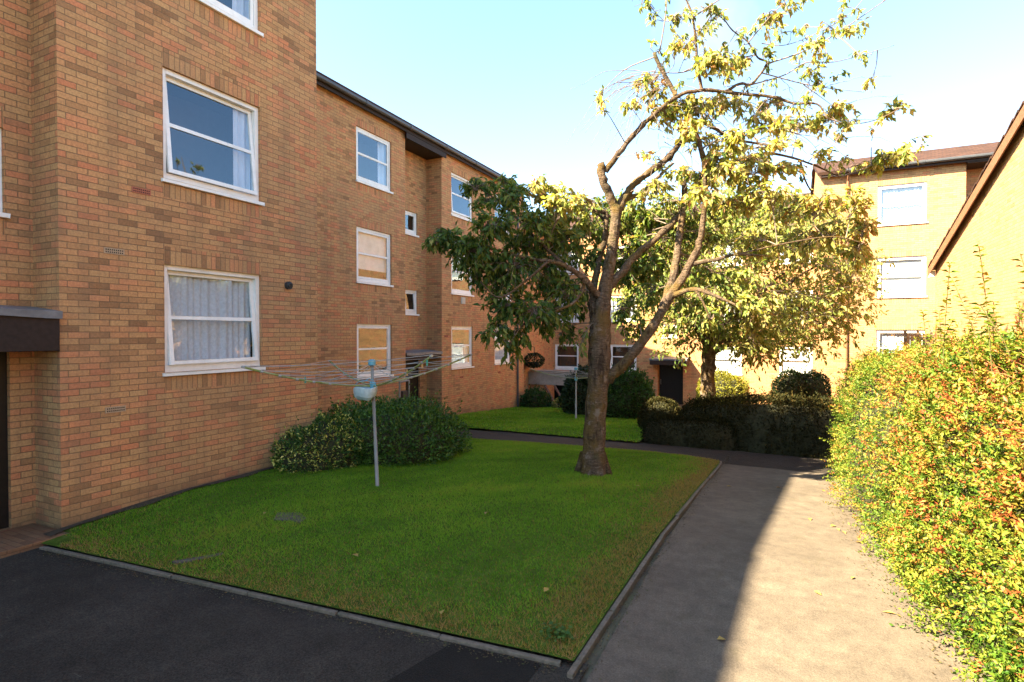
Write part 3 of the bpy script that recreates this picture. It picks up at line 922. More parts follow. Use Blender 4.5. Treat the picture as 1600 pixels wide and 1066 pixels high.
mb = MB(); mb.tube([FA.p(6.28, -.02, 2.93), FA.p(6.28, .05, 2.93)], [.062, .062], 14); mb.tube([FA.p(6.28, .05, 2.93), FA.p(6.28, .07, 2.925)], [.05, .035], 14)
mb.build("round_vent", M["vent"], near_block, smooth=False)
roof_slab(near_block, [(-6.88, -13.2, 8.06), (-6.88, 7.0, 9.08)], [(-11, -13.2, 10.2), (-11, 7.0, 10.2)])  # unseen eave tilted along its run to shape the shadow edge on the path
roof_slab(near_block, [(-15.1, -13.2, 8.72), (-15.1, 7.0, 8.72)], [(-11, -13.2, 10.2), (-11, 7.0, 10.2)])
gutter(near_block, (-6.82, -13.2, 8.08), (-6.82, 7.0, 9.10))  # tilted with the unseen eave that shapes the path shadow
mb = MB(); mb.face([FN.p(-15, 0, 8.78), FN.p(-7, 0, 8.78), FN.p(-11, 0, 10.2)], [(-15, 8.78), (-7, 8.78), (-11, 10.2)])
mb.build("gable_wall", M["brick"], near_block)
# brick step at the entrance
step = MB(); step.box(W, -7.55, -6.80, .9, 3.19, -.10, .055)
o = step.build("step", M["paver"], near_block, bevel=.006)

# ---- the middle terrace, face at X = -9.7
FB = Fr((-9.7, 0, 0), (0, 1, 0), (1, 0, 0))
terrace = thing("flat_block", (-9.7, 13, -.5), "long shaded brick terrace behind the clothes airer, with a recessed stairwell and dark gutter", "block of flats")
mb = MB()
L3 = [(1.05, 2.43), (3.50, 4.90), (6.05, 7.43)]
W1 = [(10.88, 12.27, a, b) for a, b in L3]
W2 = [(15.33, 16.70, a, b) for a, b in L3]
W3 = [(18.33, 19.66, a, b) for a, b in L3]
wall(mb, FB, 6.9, 12.89, -1.2, 8.0, W1)
wall(mb, FB, 14.76, 20.9, -1.4, 8.0, W2+W3)
FBr = Fr((-10.28, 0, 0), (0, 1, 0), (1, 0, 0))
SM = [(13.62, 14.28, 5.22, 5.92), (13.62, 14.28, 2.78, 3.52)]
wall(mb, FBr, 12.89, 14.76, -1.3, 8.0, SM+[(13.35, 14.40, -.52, 1.36)])
wall(mb, Fr((0, 12.89, 0), (1, 0, 0), (0, 1, 0)), -10.28, -9.7, -1.3, 8.0)
wall(mb, Fr((0, 14.76, 0), (1, 0, 0), (0, -1, 0)), -10.28, -9.7, -1.3, 8.0)
FBe = Fr((0, 20.9, 0), (1, 0, 0), (0, 1, 0))
wall(mb, FBe, -17.7, -9.7, -2, 8.0)
wall(mb, Fr((-17.7, 0, 0), (0, 1, 0), (-1, 0, 0)), 6.9, 20.9, -2, 8.0)
mb.face([FBe.p(-17.7, 0, 8.0), FBe.p(-9.7, 0, 8.0), FBe.p(-13.7, 0, 9.45)], [(-17.7, 8.), (-9.7, 8.), (-13.7, 9.45)])
mb.build("wall", [M["brick"], M["soldier"]], terrace)
for i, (w_, cu) in enumerate(zip(W1, ("none", "blindhalf", "side"))): window(terrace, FB, *w_, curtain=cu)
for i, (w_, cu, ti) in enumerate(zip(W2, ("half", "none", "none"), (0, 0, 4.0))): window(terrace, FB, *w_, curtain=cu, tilt=ti)
for i, (w_, cu) in enumerate(zip(W3, ("net", "none", "none"))): window(terrace, FB, *w_, curtain=cu)
window(terrace, FBr, *SM[0], bar=0); window(terrace, FBr, *SM[1], bar=0, tilt=5)
door(terrace, FBr, 13.35, 14.40, -.52, 1.36)
canopy(terrace, FB, 12.93, 14.74, -.55, .0, 1.44, 1.62)
roof_slab(terrace, [(-9.50, 6.92, 7.98), (-9.50, 21.0, 7.98)], [(-13.7, 6.92, 9.45), (-13.7, 21.0, 9.45)])
roof_slab(terrace, [(-17.9, 6.92, 7.98), (-17.9, 21.0, 7.98)], [(-13.7, 6.92, 9.45), (-13.7, 21.0, 9.45)])
mb = MB(); mb.box(FB, 12.89, 14.76, -.56, .10, 7.72, 7.80); mb.box(FB, 12.8, 14.86, .10, .125, 7.70, 7.96)
mb.build("soffit", M["board"], terrace)
mb = MB(); mb.box(FB, 6.92, 20.98, .115, .14, 7.86, 8.02); mb.build("fascia", M["board"], terrace)
gutter(terrace, (-9.50, 6.92, 8.0), (-9.50, 21.0, 8.0))
mb = MB(); mb.tube([(-9.64, 20.22, 7.9), (-9.64, 20.22, -.85)], .038, 8)
for z in (.4, 2.3, 4.2, 6.1): mb.tube([(-9.64, 20.22, z-.03), (-9.64, 20.22, z+.03)], .047, 8)
mb.build("downpipe", M["gutter"], terrace)
airbrick(terrace, FB, 15.0, 2.1, M["redair"]); airbrick(terrace, FB, 15.95, .72, M["redair"]); airbrick(terrace, FB, 18.7, .72, M["redair"])
mb = MB(); mb.box(FB, 15.92, 16.16, 0, .03, 3.18, 3.40)
for k in range(4): mb.box(FB, 15.95, 16.13, .03, .04, 3.21+k*.045, 3.235+k*.045)
mb.build("square_vent", M["greyplastic"], terrace)

# the set-back link that joins the terrace to the far block
FL = Fr((-10.9, 0, 0), (0, 1, 0), (1, 0, 0))
mb = MB(); wall(mb, FL, 20.9, 27.3, -2, 7.2); mb.build("link_wall", [M["brick"], M["soldier"]], terrace)
roof_slab(terrace, [(-10.72, 20.92, 7.16), (-10.72, 29.0, 7.16)], [(-13.7, 20.92, 8.25), (-13.7, 29.0, 8.25)], .1)
gutter(terrace, (-10.70, 20.95, 7.2), (-10.70, 27.0, 7.2))

# ---- the far block, face at Y = 27.3
FC = Fr((0, 27.3, 0), (1, 0, 0), (0, -1, 0))
far_block = thing("flat_block", (-5, 27.3, -1.3), "low brick flats with a dark porch, closing the garden behind both trees", "block of flats")
mb = MB()
LV = [(.33, 1.64), (2.80, 4.11), (5.28, 6.58)]
cols = [(-10.85, -9.53), (-7.87, -6.53), (-3.05, -1.72), (-.20, 1.12)]
ops = [(a, b, c, d) for a, b in cols for c, d in LV]
wall(mb, FC, -17.0, -5.72, -2, 7.55, [o_ for o_ in ops if o_[0] < -6])
wall(mb, FC, -4.14, 1.2, -2, 7.55, [o_ for o_ in ops if o_[0] > -4])
wall(mb, FC, -5.72, -4.14, -2, 7.55, [(-5.5, -4.3, -1.25, .70), (-5.3, -4.6, 2.0, 2.65), (-5.3, -4.6, 4.5, 5.2)], depth=.5)
mb.build("wall", [M["brick"], M["soldier"]], far_block)
cyc = ["none", "net", "blind", "none", "both", "none", "blind", "net", "blind", "blind", "net", "blind"]
for o_, cu in zip(ops, cyc): window(far_block, FC, *o_, curtain=cu)
for z0, z1 in ((2.0, 2.65), (4.5, 5.2)): window(far_block, FC, -5.3, -4.6, z0, z1, bar=0)
door(far_block, FC, -5.5, -4.3, -1.25, .70, n=-.42)
canopy(far_block, FC, -5.75, -4.05, -.02, .62, .70, 1.0)
roof_slab(far_block, [(-17.2, 27.05, 7.50), (1.3, 27.05, 7.50)], [(-17.2, 31.3, 9.05), (1.3, 31.3, 9.05)])
roof_slab(far_block, [(-17.2, 35.5, 7.50), (1.3, 35.5, 7.50)], [(-17.2, 31.3, 9.05), (1.3, 31.3, 9.05)])
gutter(far_block, (-17.0, 27.02, 7.55), (1.2, 27.02, 7.55))
mb = MB(); mb.box(FC, -17, 1.2, .2, .225, 7.42, 7.56); mb.build("fascia", M["board"], far_block)

# ---- the right-hand block, face at Y = 23.3
FD = Fr((0, 23.3, 0), (1, 0, 0), (0, -1, 0))
sun_block = thing("flat_block", (4, 23.3, -1.1), "sunlit yellow brick flats beyond the tall hedge, three white windows stacked", "block of flats")
mb = MB()
WD = [(2.93, 4.36, 1.00, 2.32), (2.93, 4.36, 3.47, 4.86), (2.93, 4.36, 6.00, 7.38)]
wall(mb, FD, 1.2, 5.42, -2, 7.95, WD)
FDr = Fr((0, 24.0, 0), (1, 0, 0), (0, -1, 0))
wall(mb, FDr, 5.42, 7.4, -2, 7.95)
wall(mb, Fr((5.42, 0, 0), (0, 1, 0), (1, 0, 0)), 23.3, 24.0, -2, 7.95)
wall(mb, Fr((7.4, 0, 0), (0, 1, 0), (-1, 0, 0)), 23.3, 24.0, -2, 7.95)
wall(mb, FD, 7.4, 16, -2, 7.95)
FDe = Fr((1.2, 0, 0), (0, 1, 0), (-1, 0, 0))
wall(mb, FDe, 23.3, 31.5, -2, 7.95)
mb.face([FDe.p(23.3, 0, 7.95), FDe.p(31.5, 0, 7.95), FDe.p(27.4, 0, 9.4)], [(23.3, 7.95), (31.5, 7.95), (27.4, 9.4)])
mb.build("wall", [M["brick"], M["soldier"]], sun_block)
for w_, cu in zip(WD, ("net", "blind", "net")): window(sun_block, FD, *w_, curtain=cu, bar=.5)
roof_slab(sun_block, [(1.08, 23.05, 7.90), (16, 23.05, 7.90)], [(1.08, 27.4, 9.42), (16, 27.4, 9.42)])
roof_slab(sun_block, [(1.08, 31.7, 7.90), (16, 31.7, 7.90)], [(1.08, 27.4, 9.42), (16, 27.4, 9.42)])
gutter(sun_block, (1.95, 23.02, 7.98), (16, 23.02, 7.98))
mb = MB(); mb.box(FD, 5.42, 7.4, -.72, .2, 7.80, 7.86); mb.box(FD, 1.2, 16, .2, .225, 7.84, 7.98); mb.build("soffit", M["board"], sun_block)
mb = MB(); mb.tube([(2.03, 23.05, 7.9), (2.03, 23.24, 7.65), (2.03, 23.24, -.9)], .036, 8); mb.build("downpipe", M["barge"], sun_block)

# ---- the gabled house on the right, gable at X = 4
gable_house = thing("gabled_house", (4, 12, .42), "sunlit brick gable wall with a sloping brown bargeboard, right of the flats", "house")
FE = Fr((4.0, 0, 0), (0, 1, 0), (-1, 0, 0))
RZ = lambda y: 4.11+(20.32-y)*.298
apex = 9.2
mb = MB()
k = 16
for i in range(k):
    a, b = 20.2-(20.2-apex)*i/k, 20.2-(20.2-apex)*(i+1)/k
    mb.face([FE.p(a, 0, -.5), FE.p(b, 0, -.5), FE.p(b, 0, RZ(b)), FE.p(a, 0, RZ(a))], [(a, -.5), (b, -.5), (b, RZ(b)), (a, RZ(a))])
for i in range(k):
    a, b = apex-(apex+1.8)*i/k, apex-(apex+1.8)*(i+1)/k
    za, zb = RZ(2*apex-a), RZ(2*apex-b)
    mb.face([FE.p(a, 0, -.5), FE.p(b, 0, -.5), FE.p(b, 0, zb), FE.p(a, 0, za)], [(a, -.5), (b, -.5), (b, zb), (a, za)])
wall(mb, Fr((0, 20.2, 0), (1, 0, 0), (0, 1, 0)), 4, 14, -.5, 4.1)
wall(mb, Fr((0, -1.8, 0), (1, 0, 0), (0, -1, 0)), 4, 14, -.5, 4.1)
mb.build("wall", [M["brick"], M["soldier"]], gable_house)
zA = RZ(apex)
roof_slab(gable_house, [(3.90, 20.5, RZ(20.5)+.02), (14, 20.5, RZ(20.5)+.02)], [(3.90, apex, zA+.02), (14, apex, zA+.02)], .10)
roof_slab(gable_house, [(3.90, -2.1, RZ(20.5)+.02), (14, -2.1, RZ(20.5)+.02)], [(3.90, apex, zA+.02), (14, apex, zA+.02)], .10)
mb = MB()
for y0, y1 in ((20.5, apex), (-2.1, apex)):
    z0, z1 = RZ(20.5), RZ(apex)
    mb2 = [(y0, z0), (y1, z1)]
    for xa, xb in ((3.872, 3.898),):
        q = [(xa, y0, z0-.17), (xa, y1, z1-.17), (xa, y1, z1+.06), (xa, y0, z0+.06)]
        q2 = [(xb, *p[1:]) for p in q]
        mb.face(q); mb.face(q2)
        for i in range(4): mb.face([q[i], q[(i+1) % 4], q2[(i+1) % 4], q2[i]])
mb.build("bargeboard", M["barge"], gable_house)
mb = MB()
L_ = 20.5-apex; k = 46
for i in range(k):
    ya, yb = 20.5-L_*i/k, 20.5-L_*(i+.93)/k
    j_ = random.uniform(-.008, .012)
    P0 = [(3.86+j_, ya, RZ(ya)+.075), (3.86+j_, yb, RZ(yb)+.105), (4.15, yb, RZ(yb)+.105), (4.15, ya, RZ(ya)+.075)]
    P1 = [(a, b, c+.045) for a, b, c in P0]
    mb.face(P1); mb.face(P0)
    for q_ in range(4): mb.face([P0[q_], P0[(q_+1) % 4], P1[(q_+1) % 4], P1[q_]])
mb.build("verge_tile", M["tile"], gable_house)
mb = MB(); mb.box(W, 3.90, 4.0, -2.0, -1.9, 3.8, 4.0); mb.box(W, 3.88, 4.0, 20.22, 20.49, 3.86, 4.04)
mb.build("eaves_box", M["white"], gable_house)

# ------------------------------------------------------------------ plants
def tube_path(pts, n=None):
    """Catmull-Rom through the points"""
    P = [np.array(p, float) for p in pts]
    if len(P) < 3: return P
    Q = [2*P[0]-P[1]]+P+[2*P[-1]-P[-2]]
    out = []
    for i in range(1, len(Q)-2):
        for t in np.linspace(0, 1, n or 5, endpoint=False):
            a, b, c, d = Q[i-1], Q[i], Q[i+1], Q[i+2]
            out.append(0.5*((2*b)+(-a+c)*t+(2*a-5*b+4*c-d)*t*t+(-a+3*b-3*c+d)*t**3))
    out.append(P[-1])
    return out


class Tree:
    def __init__(s, seed):
        s.mb = MB(); s.sk = []; s.LC = []; s.LD = []; s.LN = []; s.LR = []; s.LL = []
        s.r = np.random.default_rng(seed)
    def limb(s, pts, r0, r1, sides=9, wig=0.0, skel=True):
        P = tube_path(pts, 5)
        if wig: P = [p+s.r.normal(0, wig, 3)*(0 if i == 0 else 1) for i, p in enumerate(P)]
        n = len(P)
        rad = [r0+(r1-r0)*(i/(n-1))**0.85 for i in range(n)]
        rad = [r_*(1+0.07*sin(i*2.1+r0*90)+.10*max(0, s.r.normal(0, 1)-.8)) for i, r_ in enumerate(rad)] if r0 > .02 else rad
        if r0 > .02: P = [p if i == 0 else p+s.r.normal(0, .10*min(rad[i], .07), 3) for i, p in enumerate(P)]
        s.mb.tube(P, rad, sides, 1 if r0 < .0135 else 0, True, 0.16 if r0 > .03 else 0)
        if skel: s.sk.extend(P[2:])
        return P
    def clump(s, c, rad, n, tone, spread=0.16, leaf=0.115, droop=0.6):
        """a spray: a side branch from the nearest limb, twigs from it, leaves along the twigs"""
        r = s.r; c = np.array(c, float); rad = np.array(rad, float)
        S = np.array(s.sk); d = np.linalg.norm(S-c, axis=1)+0.5*np.maximum(0, S[:, 2]-c[2]-.3)
        st = S[int(np.argmin(d))]
        mid = (st+c)/2+np.array([0, 0, 0.10*np.linalg.norm(c-st)])+r.normal(0, .05, 3)
        L = np.linalg.norm(c-st)
        P = tube_path([st, mid, c], 4)
        s.mb.tube(P, [(.0045+.006*min(L, 1.2))*(1-.6*i/(len(P)-1)) for i in range(len(P))], 5, 1, False)
        nt = max(2, int(n/9))
        for _ in range(nt):
            a = P[int(r.integers(len(P)//2, len(P)))]
            v = r.normal(size=3); v /= np.linalg.norm(v); v *= r.uniform(.45, 1)**(1/2.0)
            e = c+v*rad
            m = (a+e)/2+np.array([0, 0, .06])+r.normal(0, .025, 3)
            tw = tube_path([a, m, e], 4)
            s.mb.tube(tw, [.0055*(1-.6*i/(len(tw)-1)) for i in range(len(tw))], 4, 1, False)
            k = max(3, int(n/nt*r.uniform(.7, 1.3)))
            for _k in range(k):
                t = r.uniform(.35, 1.0)*(len(tw)-1); i = int(min(t, len(tw)-2)); f = t-i
                p = tw[i]*(1-f)+tw[i+1]*f
                ax = tw[i+1]-tw[i]; ax /= np.linalg.norm(ax)+1e-9
                dd = ax*.5+r.normal(0, .55, 3)+np.array([0, 0, -droop])
                s.LC.append(p+r.normal(0, .012, 3)); s.LD.append(dd)
                nn = r.normal(0, .55, 3)+np.array([-.35, -.45, 1.0]); s.LN.append(nn)
                s.LR.append(np.clip(tone+r.normal(0, spread), 0.01, .99)); s.LL.append(leaf*r.uniform(.65, 1.25))
    def finish(s, root, mat):
        s.mb.build("trunk", [M["bark"], M["twig"]], root, smooth=True)
        C, D, N = np.array(s.LC), np.array(s.LD), np.array(s.LN); L = np.array(s.LL)
        V, F = leaf_geo(C, D, N, L, L*.46)
        np_mesh("crown", V, F, mat, root, attrs={"rnd": np.repeat(np.array(s.LR), 2)})


# ---- the cherry tree on the front lawn
def tp(x, y, d=8.7): return at(x, y, d)


base = np.array([-2.70, 8.42, float(lawn_height(-2.70, 8.42))])
tree = thing("cherry_tree", tuple(base), "cherry tree with a thick forked mossy trunk and sparse top, standing on the front lawn", "tree")
A = Tree(21)
tr = [base+np.array([0, 0, -.12]), tp(927, 742), tp(928, 700), tp(931, 640), tp(936, 585), tp(937, 540), tp(938, 505), tp(943, 470), tp(950, 425), tp(957, 385), tp(962, 345), tp(964, 322)]
rads = [.245, .205, .176, .164, .166, .180, .166, .120, .095, .084, .080, .090]
P = tube_path(tr, 5); R = list(np.interp(np.linspace(0, 11, len(P)), np.arange(12), rads))
R = [r_*(1+.05*sin(i*1.7)) for i, r_ in enumerate(R)]
A.mb.tube(P, R, 18, 0, True, 0.07); A.sk.extend(P[30:])
# root flare
for a_ in np.linspace(0, 2*pi, 7)[:-1]:
    v = np.array([cos(a_+.3), sin(a_+.3), 0])
    A.mb.tube([base+v*.12+np.array([0, 0, .30]), base+v*.18+np.array([0, 0, .10]), base+v*.27+np.array([0, 0, -.05])], [.09, .085, .05], 8)
# big right-hand limb
A.limb([tp(938, 600), tp(962, 580, 8.65), tp(1004, 534, 8.5), tp(1044, 470, 8.4), tp(1083, 405, 8.3), tp(1095, 371, 8.25), tp(1100, 328, 8.2), tp(1103, 258, 8.1)], .100, .028, 14)
A.limb([tp(1103, 262, 8.1), tp(1090, 215, 8.0), tp(1078, 180, 8.0)], .042, .022)
A.limb([tp(1036, 482, 8.42), tp(1051, 436, 8.55), tp(1058, 395, 8.7), tp(1065, 345, 8.8), tp(1070, 310, 8.9), tp(1068, 280, 8.95)], .070, .042, 12)
A.limb([tp(1052, 462, 8.35), tp(1085, 452, 8.1), tp(1119, 463, 7.9), tp(1163, 483, 7.7)], .045, .014)
A.limb([tp(1085, 412, 8.3), tp(1122, 405, 8.0), tp(1149, 398, 7.8), tp(1200, 400, 7.7)], .036, .012)
A.limb([tp(1085, 452, 8.1), tp(1100, 475, 8.0), tp(1110, 500, 8.0)], .022, .010)
# middle limb
A.limb([tp(953, 446), tp(970, 428, 8.75), tp(994, 398, 8.85), tp(1034, 365, 8.95), tp(1066, 331, 9.0), tp(1082, 300, 9.05), tp(1100, 268, 9.1)], .072, .036, 12)
A.limb([tp(1096, 275, 9.1), tp(1140, 258, 9.2), tp(1190, 240, 9.2), tp(1250, 250, 9.1), tp(1314, 277, 9.0)], .04, .010)
# head of the main stem: the left fork ends in a cut stub
A.limb([tp(963, 330), tp(950, 300, 8.65), tp(941, 278, 8.6), tp(938, 257, 8.6)], .076, .060, 14)
A.limb([tp(946, 268, 8.6), tp(972, 233, 8.55), tp(1000, 200, 8.5), tp(1024, 178, 8.45), tp(1060, 150, 8.4), tp(1100, 141, 8.35), tp(1160, 147, 8.3), tp(1210, 152, 8.25), tp(1241, 162, 8.2), tp(1277, 163, 8.2), tp(1294, 187, 8.15)], .048, .010, 10)
A.limb([tp(964, 332), tp(978, 305, 8.75), tp(996, 283, 8.8), tp(1040, 250, 8.85), tp(1063, 221, 8.9), tp(1074, 190, 8.9), tp(1100, 192, 8.9), tp(1142, 215, 8.9), tp(1168, 222, 8.9), tp(1227, 231, 8.85)], .070, .014, 12)
A.limb([tp(978, 312, 8.75), tp(1006, 300, 8.9), tp(1030, 275, 9.0), tp(1052, 255, 9.1)], .042, .02)
A.limb([tp(1056, 148, 8.4), tp(1034, 110, 8.4), tp(1022, 83, 8.4)], .034, .028)
A.limb([tp(1096, 140, 8.35), tp(1090, 104, 8.3), tp(1087, 65, 8.25), tp(1082, 25, 8.2), tp(1070, -8, 8.2), tp(1060, -60, 8.2)], .026, .008)
A.limb([tp(1030, 85, 8.4), tp(1039, 31, 8.35), tp(1042, -6, 8.3), tp(1044, -50, 8.3)], .011, .005)
A.limb([tp(1088, 106, 8.3), tp(1060, 114, 8.1), tp(1014, 112, 8.0)], .012, .004)
A.limb([tp(1082, 28, 8.2), tp(1105, 12, 8.1), tp(1128, -3, 8.0)], .013, .006)
A.limb([tp(1082, 30, 8.2), tp(1062, 25, 8.3), tp(1040, 33, 8.4), tp(1010, 5, 8.5)], .008, .003)
A.limb([tp(1134, 143, 8.32), tp(1156, 131, 8.3), tp(1173, 132, 8.3), tp(1190, 113, 8.25), tp(1198, 97, 8.25), tp(1184, 90, 8.25), tp(1168, 65, 8.2), tp(1145, 48, 8.2), tp(1128, 28, 8.2), tp(1095, 10, 8.2)], .024, .006)
A.limb([tp(1198, 100, 8.25), tp(1252, 82, 8.1), tp(1297, 59, 8.0), tp(1339, 31, 7.9), tp(1390, -4, 7.8)], .012, .005)
A.limb([tp(1165, 135, 8.3), tp(1224, 118, 8.3), tp(1260, 98, 8.3), tp(1303, 97, 8.35), tp(1353, 84, 8.4), tp(1397, 71, 8.4)], .011, .0035)
A.limb([tp(1190, 114, 8.25), tp(1255, 131, 8.2), tp(1297, 138, 8.15), tp(1350, 144, 8.1)], .010, .004)
A.limb([tp(1255, 132, 8.2), tp(1280, 150, 8.2), tp(1302, 166, 8.2)], .008, .003)
A.limb([tp(1168, 68, 8.2), tp(1200, 30, 8.1), tp(1235, -5, 8.0)], .010, .005)
A.limb([tp(1190, 68, 8.1), tp(1230, 70, 8.0), tp(1290, 45, 7.9), tp(1345, 10, 7.9)], .007, .003)
A.limb([tp(1294, 185, 8.15), tp(1325, 194, 8.1), tp(1367, 188, 8.0), tp(1410, 168, 7.9)], .011, .004)
A.limb([tp(1314, 277, 9.0), tp(1353, 262, 8.7), tp(1395, 245, 8.4), tp(1432, 238, 8.3)], .012, .004)
A.limb([tp(1250, 250, 9.1), tp(1262, 290, 9.2), tp(1300, 340, 9.2), tp(1340, 370, 9.2)], .018, .006)
A.limb([tp(1150, 398, 7.8), tp(1230, 380, 7.7), tp(1300, 370, 7.6), tp(1350, 380, 7.6)], .014, .005)
# drooping bare twigs on the left of the top
for k in range(24):
    x0, y0 = 1000+random.uniform(-15, 50), 118+random.uniform(-8, 20)
    dx, dy = random.uniform(-120, -45), random.uniform(10, 120)
    dp = 8.4+random.uniform(-.5, .5)
    A.limb([tp(x0, y0, 8.4), tp(x0+dx*.45, y0+dy*.30-8, (dp+8.4)/2), tp(x0+dx*.8, y0+dy*.72, dp), tp(x0+dx, y0+dy, dp)], .006, .0022, 4, .006, False)
for k in range(95):
    x0, y0 = random.uniform(1000, 1310), random.uniform(120, 260)
    dx, dy = random.uniform(-60, 110), random.uniform(-20, 90)
    dp = 8.5+random.uniform(-.9, .9)
    A.limb([tp(x0, y0, 8.5), tp(x0+dx*.5, y0+dy*.4-6, (dp+8.5)/2), tp(x0+dx, y0+dy, dp)], .006, .0022, 4, .008, False)
# left side: second mossy stem and the long low leafy branch
A.limb([tp(930, 500), tp(926, 465, 8.8), tp(934, 415, 8.9), tp(945, 372, 8.95), tp(947, 335, 8.95), tp(930, 330, 8.9), tp(895, 325, 8.8), tp(860, 315, 8.6), tp(835, 300, 8.5)], .072, .012, 12)
A.limb([tp(936, 462), tp(920, 445, 8.5), tp(905, 430, 8.3), tp(884, 416, 8.1), tp(857, 408, 8.0), tp(830, 405, 7.95), tp(780, 392, 7.9), tp(720, 380, 7.9)], .060, .008, 10)
A.limb([tp(884, 416, 8.1), tp(850, 385, 8.3), tp(815, 350, 8.5), tp(780, 315, 8.6), tp(745, 293, 8.6)], .030, .006)
A.limb([tp(915, 440, 8.5), tp(900, 470, 8.2), tp(860, 490, 7.9), tp(820, 505, 7.8), tp(795, 540, 7.8)], .030, .006)
A.limb([tp(857, 408, 8.0), tp(820, 440, 7.6), tp(780, 465, 7.4), tp(750, 440, 7.3)], .022, .006)
A.limb([tp(946, 345, 8.95), tp(915, 318, 9.2), tp(880, 300, 9.4), tp(845, 285, 9.5)], .022, .006)
CL = []   # (x, y, rx, ry, depth, n, tone); tone also paints sunlit sprays paler, shaded ones darker
for x, y, rx, ry, n, t in [(700, 375, 38, 18, 85, .22), (680, 380, 20, 9, 30, .25), (745, 395, 45, 28, 150, .2), (770, 352, 42, 26, 130, .2), (800, 312, 42, 22, 120, .25), (745, 293, 34, 12, 65, .25),
                       (790, 290, 24, 13, 50, .28), (830, 352, 42, 30, 140, .25), (800, 425, 50, 34, 170, .18), (745, 432, 36, 24, 95, .2), (850, 425, 42, 34, 150, .2), (790, 480, 36, 26, 110, .2),
                       (830, 485, 42, 30, 130, .2), (775, 522, 26, 22, 60, .22), (800, 552, 20, 22, 45, .24), (815, 530, 20, 18, 40, .22), (862, 505, 34, 26, 95, .22), (882, 462, 32, 30, 100, .22), (892, 385, 28, 30, 90, .3),
                       (850, 303, 36, 16, 75, .55), (884, 313, 32, 18, 75, .55), (868, 338, 32, 18, 75, .42), (840, 287, 18, 10, 25, .6), (908, 318, 24, 15, 40, .55), (905, 545, 15, 16, 18, .3), (720, 405, 28, 16, 55, .2),
                       (780, 450, 34, 22, 85, .18), (815, 388, 44, 24, 120, .2), (865, 375, 34, 24, 90, .3), (760, 318, 24, 14, 40, .24)]:
    CL.append((x, y, rx*1.12, ry*1.2, 8.15+random.uniform(-.55, .65), n*1.55, t+.17))
for x, y, rx, ry, n, t in [(935, 150, 8, 16, 10, .62), (944, 172, 9, 14, 12, .66), (1010, 130, 24, 16, 38, .62), (985, 172, 18, 14, 24, .6), (1020, 157, 28, 18, 60, .64), (1040, 182, 32, 22, 90, .66), (1062, 165, 32, 18, 70, .66),
                       (1075, 202, 28, 20, 70, .64), (1006, 240, 6, 9, 8, .66), (1050, 72, 28, 9, 26, .62), (1110, 105, 30, 20, 95, .62), (1142, 112, 22, 18, 55, .62), (1080, 76, 22, 11, 26, .66),
                       (1130, 95, 26, 13, 40, .64), (1160, 102, 16, 9, 18, .66), (1197, 42, 20, 13, 30, .66), (1230, 10, 18, 8, 20, .66), (1212, 28, 12, 9, 14, .68), (1256, 42, 5, 8, 5, .66), (1270, 76, 20, 11, 26, .64),
                       (1330, 55, 13, 9, 10, .68), (1357, 138, 13, 8, 12, .7), (1150, 172, 28, 14, 50, .66), (1200, 166, 30, 13, 46, .66), (1120, 162, 36, 16, 70, .66), (1090, 177, 32, 18, 70, .66), (1310, 178, 30, 14, 46, .64),
                       (1320, 202, 18, 18, 34, .62), (1396, 176, 28, 15, 44, .62), (1369, 200, 7, 8, 9, .7), (1290, 192, 28, 18, 50, .64), (1250, 196, 42, 15, 65, .66), (1220, 207, 28, 14, 45, .64), (1190, 196, 32, 16, 55, .66),
                       (1160, 217, 36, 20, 75, .64), (1230, 227, 36, 10, 45, .64), (1282, 240, 18, 9, 18, .66), (1150, 242, 28, 18, 60, .62), (1190, 256, 36, 16, 75, .68), (1222, 266, 36, 13, 65, .7), (1120, 252, 28, 22, 65, .64),
                       (1100, 232, 28, 22, 60, .66), (1170, 286, 36, 18, 75, .64), (1060, 276, 22, 14, 36, .64), (1030, 292, 22, 14, 36, .62), (1010, 302, 14, 11, 18, .62), (1395, 252, 38, 13, 80, .58), (1424, 240, 14, 9, 24, .56),
                       (1345, 258, 20, 7, 20, .64), (1373, 262, 26, 9, 38, .6), (1320, 255, 11, 9, 12, .66), (1100, 282, 32, 22, 70, .62), (1140, 272, 32, 18, 65, .64), (1100, 312, 36, 18, 65, .6), (1200, 302, 46, 18, 85, .64),
                       (1280, 312, 36, 18, 65, .66), (1335, 312, 26, 24, 65, .66), (1345, 352, 24, 34, 75, .66), (1240, 332, 46, 22, 85, .64), (1150, 322, 42, 18, 75, .62), (1300, 372, 40, 30, 95, .66), (1335, 402, 26, 26, 65, .66),
                       (1240, 390, 40, 26, 80, .6), (1180, 385, 40, 22, 70, .58), (1170, 480, 28, 18, 45, .55), (1110, 500, 20, 18, 30, .5)]:
    CL.append((x, y, rx, ry*1.05, 8.5+random.uniform(-.9, .9), n*1.5, t+.08))
for x, y, n, t in [(985, 330, 90, .5), (1010, 345, 110, .5), (1030, 320, 90, .55), (1000, 385, 100, .48), (1020, 420, 100, .45), (985, 430, 80, .4), (1010, 460, 90, .42), (985, 490, 80, .4), (1040, 395, 80, .5),
                   (1090, 430, 80, .5), (1110, 380, 90, .55), (1085, 480, 60, .45), (1135, 440, 80, .52), (990, 520, 60, .4), (1120, 345, 90, .56)]:
    CL.append((x, y, 30, 26, 9.3+random.uniform(-.2, .6), n, t))
for x, y, n, t in [(865, 360, 90, .42), (900, 350, 100, .5), (930, 375, 80, .45), (880, 395, 90, .38), (915, 410, 90, .4), (860, 440, 90, .32), (900, 455, 80, .34), (890, 490, 80, .3), (840, 385, 80, .35), (925, 330, 70, .56), (870, 525, 60, .3), (840, 460, 80, .28)]:
    CL.append((x, y, 32, 26, 9.2+random.uniform(-.3, .5), n, t))
